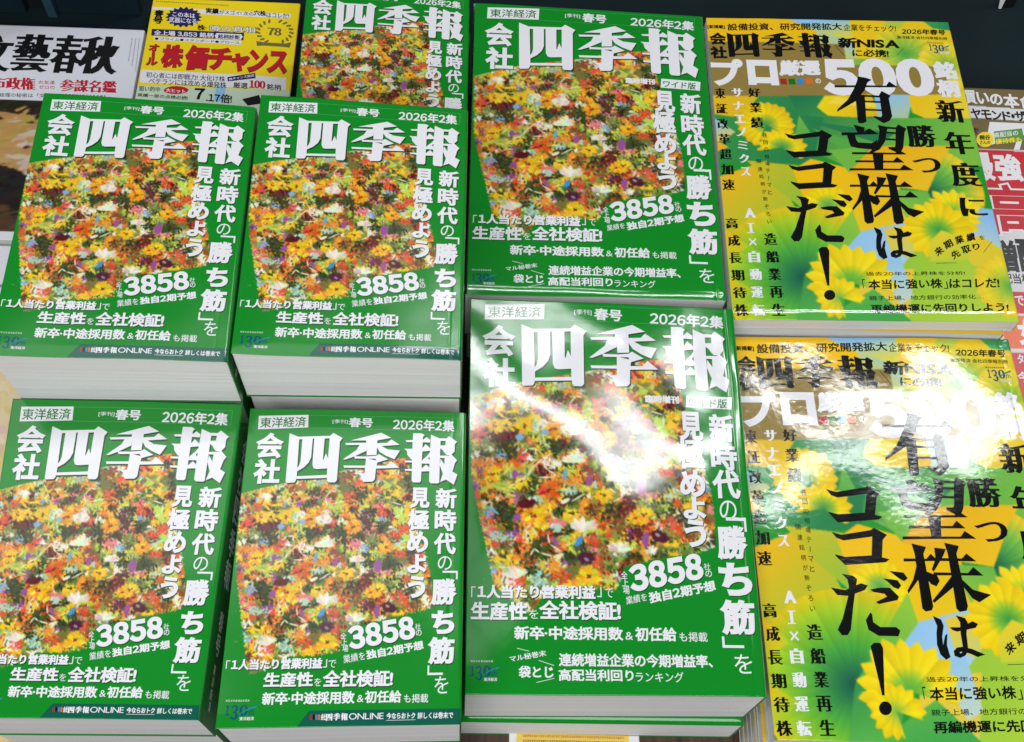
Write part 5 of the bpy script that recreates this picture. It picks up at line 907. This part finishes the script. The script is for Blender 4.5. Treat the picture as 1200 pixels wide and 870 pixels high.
def volume(name, label, cat, group, q, W, H, zb, kind, canvas, cut, step, bend, green=True, ins=(.3, .3, .3, .6), seed=0, spine_col=None, lean=(0, 0), edge=False, lettered=False, under=None):
    q = np.array(q, float); org = np.array([*q[:, :2].mean(0), zb]); t = thing(name, label, cat, org, group)
    f = rect_to_quad(W, H, q)
    link('front_cover', cover_mesh('front_cover', W, H, canvas, cut, f, bend, org, kind, step, edge=edge), t)
    link('page_block', block_mesh('page_block', f, W, H, under or bend, org, zb + .0004, ins, seed=seed, lean=lean), t)
    e = f(np.array([W, W]), np.array([0., H])); drop = bend(np.array([W, W]), np.array([0., H])) * .001
    mt = spine_col or print_mat(kind, 'G')
    sp_ = link('spine', wall_mesh('spine', e[1][:2], e[0][:2], (e[1][2] + drop[1] - .00005, e[0][2] + drop[0] - .00005), zb + .00035, -.0004, org, mt), t)
    if lettered:
        tv, tf = spine_print(H, zb, e[0][2], [('会社四季報', 12, 17, 24), ('春号', 118, 12, 24), ('東洋経済', 148, 6, 24)])
        dd = (e[1][:2] - e[0][:2]) / np.linalg.norm(e[1][:2] - e[0][:2]); nn = np.array([-dd[1], dd[0]]) * .00006; Pz = np.c_[e[0][:2] + nn + dd * tv[:, :1] * .001, (e[0][2] + drop[0]) - tv[:, 1] * .001]
        link('lettering', new_mesh('lettering', Pz - org, tf, [print_mat(kind, 'W')], None, False), sp_)
    link('back_cover', slab_mesh('back_cover', q, zb, zb + .00035, org, flat_mat('cover_inside', (206, 206, 204), .5) if edge else mt), t)
    return t
def e_mm(x, y): p = EH @ np.array([x, y, 1.0]); return float(p[0] / p[2]), float(p[1] / p[2])
TB = -0.07                                                         # table top
SQ = 'thick green guide books'; WQ = 'wide green guide books'; YQ = 'yellow investment magazines'

# ------------------------------------------------------------------ the setting: table, teal shelf
tbl = link('table', slab_mesh('table', [(-1.2, -.35), (1.2, -.35), (1.2, .52), (-1.2, .52)], TB - .03, TB - .0002, np.array([0, 0, TB]), wood_mat()), None, (0, 0, TB)); tbl['kind'] = 'structure'
shf = link('shelf', slab_mesh('shelf', [(-1.2, .5205), (1.2, .5205), (1.2, 1.3), (-1.2, 1.3)], TB - .03, TB - .0004, np.array([0, 0, TB]), flat_mat('teal_sheet', (20, 36, 40), .7, (9, (15, 29, 33)), .15)), None, (0, 0, TB)); shf['kind'] = 'structure'
rk = thing('magazine_rack', 'dark teal slatted rack upright behind the white literary magazine', 'rack', (-.45, .742, TB))
teal = flat_mat('teal_plastic', (24, 46, 56), .4, (14, (20, 38, 47))); dark = flat_mat('rack_slot', (6, 9, 12), .7)
def box(name, x0, x1, y0, y1, z0, z1, org, mt, bev=.001):
    bm = bmesh.new(); bmesh.ops.create_cube(bm, size=1.0)
    for v in bm.verts: v.co = ((x0 + x1) / 2 + v.co.x * (x1 - x0) - org[0], (y0 + y1) / 2 + v.co.y * (y1 - y0) - org[1], (z0 + z1) / 2 + v.co.z * (z1 - z0) - org[2])
    bmesh.ops.bevel(bm, geom=bm.edges[:], offset=bev, segments=2, affect='EDGES', profile=.5)
    me = bpy.data.meshes.new(name); bm.to_mesh(me); bm.free(); me.materials.append(mt); return me
o3 = (-.45, .742, TB)
link('side_panel', box('side_panel', -.70, -.3925, .738, .748, TB, .16, o3, teal), rk)
link('post', box('post', -.3735, -.3655, .734, .750, TB, .16, o3, flat_mat('teal_post', (46, 78, 92), .35)), rk)
link('side_panel', box('side_panel', -.3650, -.2950, .740, .748, TB, .16, o3, teal), rk)
link('slot_dark', box('slot_dark', -.3922, -.3738, .745, .748, TB, .16, o3, dark), rk)  # near-black sheet, its colour stands in for the shade inside the open slot

# ------------------------------------------------------------------ artwork
art = floral()
small_cv = green_cover(128, 181, ART['small_paint'], art, 0, 0, 1, 1)
wide_cv = green_cover(182, 257, ART['wide_paint'], art, -1.0, -1.4, 1.405, 1.372)
yel_cv = ginkgo_cover()
small_cut = Print().run(ART['small']).cut(128, 181)
wide_cut = Print().run(ART['wide']).cut(182, 257)
yel_cut = Print().run(ART['yellow']).cut(190, 268)

def copy_tree(o, parent=None):
    c = o.copy(); COL.objects.link(c); c.parent = parent
    for ch in o.children: copy_tree(ch, c)
    return c
def plain(W, H, c): cv = Canvas(W, H, .2); cv.a[:] = c; return cv

# ------------------------------------------------------------------ the upper, fully seen volume of each stack
QD = {
 'A': [[-0.268, 0.4827, 0.1438], [-0.1386, 0.4804, 0.14], [-0.1362, 0.3025, 0.142], [-0.266, 0.3003, 0.1459]],
 'B': [[-0.1366, 0.4901, 0.1401], [-0.0071, 0.4858, 0.1376], [-0.0062, 0.3087, 0.1397], [-0.1343, 0.3067, 0.1423]],
 'C': [[-0.136, 0.6888, 0.03], [-0.0099, 0.6803, 0.03], [-0.0083, 0.504, 0.03], [-0.1352, 0.5116, 0.03]],
 'D': [[-0.2694, 0.2997, 0.0906], [-0.1357, 0.3005, 0.0893], [-0.1396, 0.1183, 0.0857], [-0.2622, 0.1171, 0.0869]],
 'E': [[-0.1302, 0.2969, 0.092], [-0.0031, 0.2977, 0.092], [-0.0009, 0.1173, 0.092], [-0.129, 0.1127, 0.092]],
 'F': [[-0.0057, 0.6758, 0.0289], [0.1732, 0.6724, 0.0267], [0.174, 0.4163, 0.0289], [-0.0053, 0.4135, 0.0312]],
 'G': [[-0.0024, 0.4038, 0.0424], [0.1757, 0.4037, 0.0388], [0.1772, 0.1457, 0.0377], [0.0008, 0.143, 0.0412]],
 'H': [[0.174, 0.6664, 0.0322], [0.3654, 0.6705, 0.0329], [0.3732, 0.4022, 0.0356], [0.1754, 0.3983, 0.0349]],
 'I': [[0.1782, 0.3942, 0.0171], [0.3725, 0.3984, 0.017], [0.3826, 0.1243, 0.0225], [0.1832, 0.1238, 0.0225]]}
SM = [('A', .0875, 'matte', 'left thick green floral book of the middle pair, beside the brown landscape magazine', 1),
      ('B', .0875, 'matte', 'right thick green floral book of the middle pair, overlapping the rearmost one', 2),
      ('C', -.0175, 'matte', 'rearmost thick green floral book, lower half hidden, beside the small yellow booklet', 3),
      ('D', .035, 'matte', 'front left thick green floral book, dark spine facing the gap', 4),
      ('E', .035, 'matte', 'front thick green floral book beside the shiny wide edition', 5)]
for k, zb, kind, lab, sd in SM:
    r_ = random.Random(sd)
    bend = make_bend(128, 181, .5, 2.0, .10, [(.18, 90, 140, r_.uniform(0, 6)), (.12, -70, 110, r_.uniform(0, 6))], .5)
    top = lambda u, v, b_=bend, c_={'A': 1.0, 'B': 1.8, 'E': 1.3}.get(k, 0): b_(u, v) + c_ * np.clip(1 - u / 30, 0, 1) ** 2 * np.clip(1 - (181 - v) / 44, 0, 1) ** 2
    volume('guide_book', lab, 'book', SQ, QD[k], 128, 181, zb, kind, small_cv, small_cut, .45, top, under=bend, seed=sd, ins=(.4, .4, 1.0, .7), lettered=True)
bend = make_bend(182, 257, .8, 3.0, .4, [(.25, 150, 190, .6), (.14, -90, 130, 2.1)], .6)
volume('wide_guide_book', 'wide green floral book at the back, behind the shiny wide copy', 'book', WQ, QD['F'], 182, 257, -.0265, 'gloss', wide_cv, wide_cut, .6, bend, seed=7, ins=(-.9, .4, .6, .8))
bend = make_bend(182, 257, 1.0, 3.0, .4, [(.30, 130, 150, 2.4), (.16, -85, 120, 1.0)], .6)
volume('wide_guide_book', 'wide green floral book at the front with white glare across its title', 'book', WQ, QD['G'], 182, 257, -.0265, 'gloss', wide_cv, wide_cut, .6, bend, seed=8, ins=(.2, .4, .6, .8))
ysp = flat_mat('yellow_spine', (236, 190, 40), .3)
bend = make_bend(190, 268, .5, 1.2, .2, [(.2, 160, 260, .4), (.1, 40, 300, 1)], 1.1)
volume('stock_magazine', 'rear yellow magazine with big black lettering, mostly free of glare', 'magazine', YQ, QD['H'], 190, 268, .0222, 'gloss', yel_cv, yel_cut, .62, bend, seed=9, spine_col=ysp, ins=(.3, .3, .4, .5), edge=True)
bend = make_bend(190, 268, .6, 1.2, .2, [(.32, 120, 140, 1.2), (.2, -75, 95, .3)], .6)
volume('stock_magazine', 'front yellow magazine, its title washed out by crinkled glare', 'magazine', YQ, QD['I'], 190, 268, .0068, 'crinkle', yel_cv, yel_cut, .62, bend, seed=10, spine_col=ysp, ins=(.3, .3, .4, .5), edge=True)

# ------------------------------------------------------------------ the copies stacked underneath
def under_proto(name, W, H, h, kind, colr, seed, spine_col=None, lip=0):
    q = [(-W / 2000, H / 2000, h), (W / 2000, H / 2000, h), (W / 2000, -H / 2000, h), (-W / 2000, -H / 2000, h)]
    return volume(name, '-', '-', None, q, W, H, 0, kind, plain(W, H, colr), None, 6.0, make_bend(W, H, .0, 1.5, 0), seed=seed, spine_col=spine_col, ins=(.4, .4, .7, .7), edge=spine_col is not None)
def place(proto, used, x, y, z, rz, label, cat, group):
    o = copy_tree(proto) if used else proto
    o.location = (x, y, z); o.rotation_euler = (0, 0, rz); o['label'] = label; o['category'] = cat; o['group'] = group; return o
rj = random.Random(4)
HB = .0525 - .0006; sp = under_proto('guide_book', 127.2, 180.4, HB, 'matte', GREEN, 21); n = 0
for key, x, y, cnt, lab in [('A', -.2026, .3965, 3, 'green book directly under the left middle one, a sliver of page edge showing'),
                            ('B', -.0713, .4000, 3, 'green book directly under the right middle one, a strip of page edge showing'),
                            ('D', -.2034, .2083, 2, 'green book directly under the front left one with the dark spine'),
                            ('E', -.0664, .2052, 2, 'green guide book directly under the front one beside the wide edition'),
                            ('C', -.0722, .5975, 1, 'green guide book under the rearmost green one')]:
    for i in range(cnt):
        top = i == cnt - 1
        place(sp, n > 0, x + rj.uniform(-.0006, .0006), y + rj.uniform(0, .0016), TB + i * .0525, rj.uniform(-.006, .006),
              lab if top else 'thick green book buried low in a stack, hidden by books above it', 'book', SQ); n += 1
HW = .0435 - .0006; wp = under_proto('wide_guide_book', 178, 257, HW, 'gloss', GREEN, 31)
place(wp, False, .0872, .2688, TB, .004, 'wide green book under the shiny front one, cover edge showing as a green line', 'book', WQ)
place(wp, True, .0846, .5448, TB, -.004, 'wide green guide book under the rear wide one, hidden behind the front stack', 'book', WQ)
HY = .0108; yp = under_proto('stock_magazine', 192, 270, HY, 'gloss', (236, 196, 50), 41, ysp); n = 0
for x, y, cnt, zt, lab in [(.2705, .5348, 8, .0222, 'yellow magazine just below the rear yellow one, page edge showing'), (.2795, .2597, 7, .0068, 'yellow magazine just below the front glaring yellow one')]:
    pitch = (zt - TB) / cnt
    for i in range(cnt):
        l = lab if i == cnt - 1 else ('lower yellow magazine in the rear stack, a pale line of pages' if zt > .01 else 'lower yellow magazine in the front stack, pale pages beside the wide green book')
        place(yp, n > 0, x + rj.uniform(-.0008, .0012) , y + rj.uniform(-.0006, .0016), TB + i * pitch, rj.uniform(-.005, .005), l, 'magazine', YQ); n += 1

# ------------------------------------------------------------------ other magazines round the edge
def flat_quad(x0, y1, W, H, z): x1, y0 = x0 + W / 1000, y1 - H / 1000; return [(x0, y1, z), (x1, y1, z), (x1, y0, z), (x0, y0, z)]
def runx(items):
    p = Print()
    for e in items:
        if e[0] == 'P' and len(e) > 4: p.poly(e[1], e[2], e[4])
        else: p.run([e])
    return p
cv = Canvas(125, 174, 3); cv.a[:] = (250, 222, 26); cv.poly([(-3, 94), (126, 80.5 + 14), (126, 176), (-3, 176)], (206, 226, 200)); cv.poly([(-3, 77), (0, 77), (0, 94), (-3, 94)], (250, 222, 26))
cv.poly([(64, 92), (72, 92), (72, 108), (64, 108)], (150, 200, 236))
volume('stock_booklet', 'small yellow booklet with red title and dark spine, beside the rearmost green book', 'booklet', None, flat_quad(-.281, .744, 125, 174, -.052), 125, 174, TB, 'plain', cv, runx(ART['chance']).cut(125, 174), .7, make_bend(125, 174, .3, 1.2, 0), seed=51, spine_col=flat_mat('maroon_spine', (70, 16, 20), .35, (120, (26, 12, 14))))
# white literary magazine: a dim painted landscape below its title
cv = Canvas(148, 212, 3); cv.a[:] = (226, 228, 236); rng = np.random.default_rng(3)
cv.poly([(0, 78), (148, 78), (148, 206), (0, 206)], (60, 46, 34))
for i in range(2200):
    x, y = rng.uniform(0, 148), rng.uniform(80, 204); t = (y - 78) / 128 + .04 * math.sin(x * .13) + rng.normal(0, .02)
    c0 = (40, 31, 26) if t < .11 else ((190, 150, 84) if t < .55 else ((34, 27, 23) if t < .84 else (84, 58, 38)))
    if .22 < t < .5 and rng.random() < .4 * (1 + math.sin(x * .09 + y * .05)): c0 = (204, 186, 170)
    cv.dab(x, y, rng.uniform(4, 11), rng.uniform(1.2, 3.2), rng.normal(-.25, .2), np.array(c0) + rng.normal(0, 7, 3), .15)
cv.poly([(96, 128), (98, 128), (99, 160), (95, 160)], (60, 40, 34))
for _ in range(3):
    a_ = cv.a; a_[1:-1] = (a_[:-2] + 2 * a_[1:-1] + a_[2:]) / 4; a_[:, 1:-1] = (a_[:, :-2] + 2 * a_[:, 1:-1] + a_[:, 2:]) / 4
cv.poly([(0, 0), (148, 0), (148, 78), (0, 78)], (226, 228, 236)); cv.poly([(0, 204), (148, 204), (148, 212), (0, 212)], (226, 228, 236))
volume('literary_magazine', 'white magazine with black brush title and brown painted landscape at the left edge', 'magazine', None, flat_quad(-.4325, .711, 148, 212, -.055), 148, 212, TB, 'plain', cv, runx(ART['bungei']).cut(148, 212), .9, make_bend(148, 212, .3, 1.0, 0), seed=52, spine_col=flat_mat('white_spine', (220, 220, 220), .4))
cv = Canvas(148, 206, 3); cv.a[:] = (226, 226, 232); cv.poly([(0, 70), (148, 70), (148, 206), (0, 206)], (240, 222, 178))
for i in range(260): cv.dab(rng.uniform(0, 148), rng.uniform(72, 206), rng.uniform(3, 9), rng.uniform(2, 6), rng.uniform(0, 3), np.array([(240, 214, 160), (236, 206, 186), (246, 232, 206), (238, 216, 140)][rng.integers(4)]) + rng.normal(0, 5, 3), .3)
p = Print(); p.text('、', [78, 20, 86, 20, 78, 30], .02, 0, 'K'); p.tiny([20, 34, 140, 34, 20, 37], 'K', 4)
volume('pale_magazine', 'pale cream and white magazine at the left edge, mostly hidden beside the green stacks', 'magazine', None, flat_quad(-.4205, .494, 148, 206, -.055), 148, 206, TB, 'plain', cv, p.cut(148, 206), .9, make_bend(148, 206, .3, 1.0, 0), seed=53, spine_col=flat_mat('cream_spine', (226, 214, 190), .4))
cv = Canvas(148, 205, 2); cv.a[:] = (214, 176, 112); 
for i in range(160): cv.dab(rng.uniform(0, 148), rng.uniform(0, 205), rng.uniform(4, 14), rng.uniform(2, 6), rng.uniform(0, 3), np.array([(222, 184, 112), (206, 160, 96), (230, 204, 150)][rng.integers(3)]) + rng.normal(0, 5, 3), .3)
volume('tan_magazine', 'tan magazine in the bottom left corner, a sliver below the front left book', 'magazine', None, flat_quad(-.4205, .284, 148, 205, -.055), 148, 205, TB, 'plain', cv, None, 1.2, make_bend(148, 205, .3, 1.0, 0), seed=54, spine_col=flat_mat('tan_spine', (206, 176, 120), .4))
# money magazine at the right edge, a stack of four
cv = Canvas(210, 299, 2.5); cv.a[:] = (220, 220, 224)
cv.poly([(0, 0), (210, 0), (210, 62), (0, 62)], (116, 102, 62)); cv.poly([(0, 17.5), (210, 26), (210, 38), (0, 30)], (226, 226, 230))
cv.poly([(0, 62), (210, 66), (210, 140), (0, 138)], (206, 30, 46)); cv.poly([(0, 100), (210, 104), (210, 104.5 + 36), (0, 138)], (222, 222, 226))
cv.poly([(0, 88), (14, 88), (14, 92), (0, 92)], (206, 30, 46))
cv.poly([(20, 194), (210, 194), (210, 213), (18, 213)], (206, 34, 50)); cv.poly([(16, 215), (210, 214), (210, 243), (14, 243)], (238, 106, 40)); cv.poly([(10, 246), (210, 246), (210, 299), (8, 299)], (206, 34, 50))
for i in range(30): cv.dab(rng.uniform(14, 26), rng.uniform(38, 60), rng.uniform(1, 3), rng.uniform(1, 2), rng.uniform(0, 3), [(60, 30, 30), (176, 80, 60), (40, 24, 24)][rng.integers(3)], .3)
wsp = flat_mat('grey_spine', (200, 196, 190), .4)
volume('money_magazine', 'red and white money magazine with gold title strip, top of the right pile', 'magazine', 'money magazines at the right edge', flat_quad(.378, .659, 210, 299, -.03), 210, 299, -.0398, 'plain', cv, runx(ART['diamond']).cut(210, 299), .9, make_bend(210, 299, .2, 1.0, 0), seed=55, spine_col=wsp)
mp_ = under_proto('money_magazine', 210, 298, .0097, 'plain', (210, 206, 200), 56, wsp)
for i in range(3): place(mp_, i > 0, .483 + rj.uniform(0, .001), .5095, TB + i * .01005, 0, 'money magazine lower in the pile at the right edge, hidden by the top copy', 'magazine', 'money magazines at the right edge')

# leaflet on the bare table in front of the wide books
cv = Canvas(86, 60, 3); cv.a[:] = (236, 236, 238); cv.poly([(5, 0), (79, 0), (79, 16), (5, 16)], (236, 208, 90)); cv.poly([(5, 16), (79, 16), (79, 58), (5, 58)], (240, 228, 180))
p = Print(); 
for j in range(5): p.tiny([9, 1 + j * 3.2, 76, 1 + j * 3.2, 9, 2.6 + j * 3.2], 'rK'[j % 2], j + 3, None, .9)
V = [(x, y) for x, y in ((0, 0), (86, 0), (86, 60), (0, 60))]
lf = [(.0306, .1412), (.1162, .1408), (.1166, .0808), (.0302, .0812)]
me = cover_mesh('leaflet', 86, 60, cv, p.cut(86, 60), rect_to_quad(86, 60, [(x, y, TB + .0006) for x, y in lf]), make_bend(86, 60, .2, .1, 0), np.array([.073, .111, TB]), 'plain', 1.2)
tag(link('leaflet', me, None, (.073, .111, TB)), 'white and yellow leaflet on the dark wood below the wide books', 'leaflet')
# folded price card at the top right of the teal shelf
pc = thing('price_card', 'folded black and white card standing on the teal shelf at the top right corner', 'card', (.470, .786, TB))
o3 = np.array([.470, .786, TB])
def sheet(name, pts, mt, t=(0, .0008, 0)):
    P = np.array(pts, float); V = np.concatenate([P, P + t]); n = len(P)
    me = new_mesh(name, V - o3, [tuple(range(n)), tuple(range(2 * n - 1, n - 1, -1))] + [(i, (i + 1) % n, n + (i + 1) % n, n + i) for i in range(n)], [mt], None, False); fix_normals(me); return link(name, me, pc)
sheet('white_leaf', [(.4575, .800, TB + .05), (.4660, .7850, TB), (.4685, .7850, TB), (.4740, .800, TB + .05)], flat_mat('card_white', (226, 226, 230), .5))
blk = sheet('black_leaf', [(.4745, .802, TB + .05), (.4690, .7862, TB), (.4800, .7872, TB), (.4850, .803, TB + .05)], flat_mat('card_black', (14, 16, 18), .4))
sheet('label_patch', [(.4765, .7945, TB + .03), (.4748, .7895, TB + .012), (.4775, .7897, TB + .012), (.4795, .7947, TB + .03)], flat_mat('card_grey', (170, 172, 176), .5), (0, -.0004, 0))
bpy.data.objects.remove(_to); bpy.data.curves.remove(_tc)
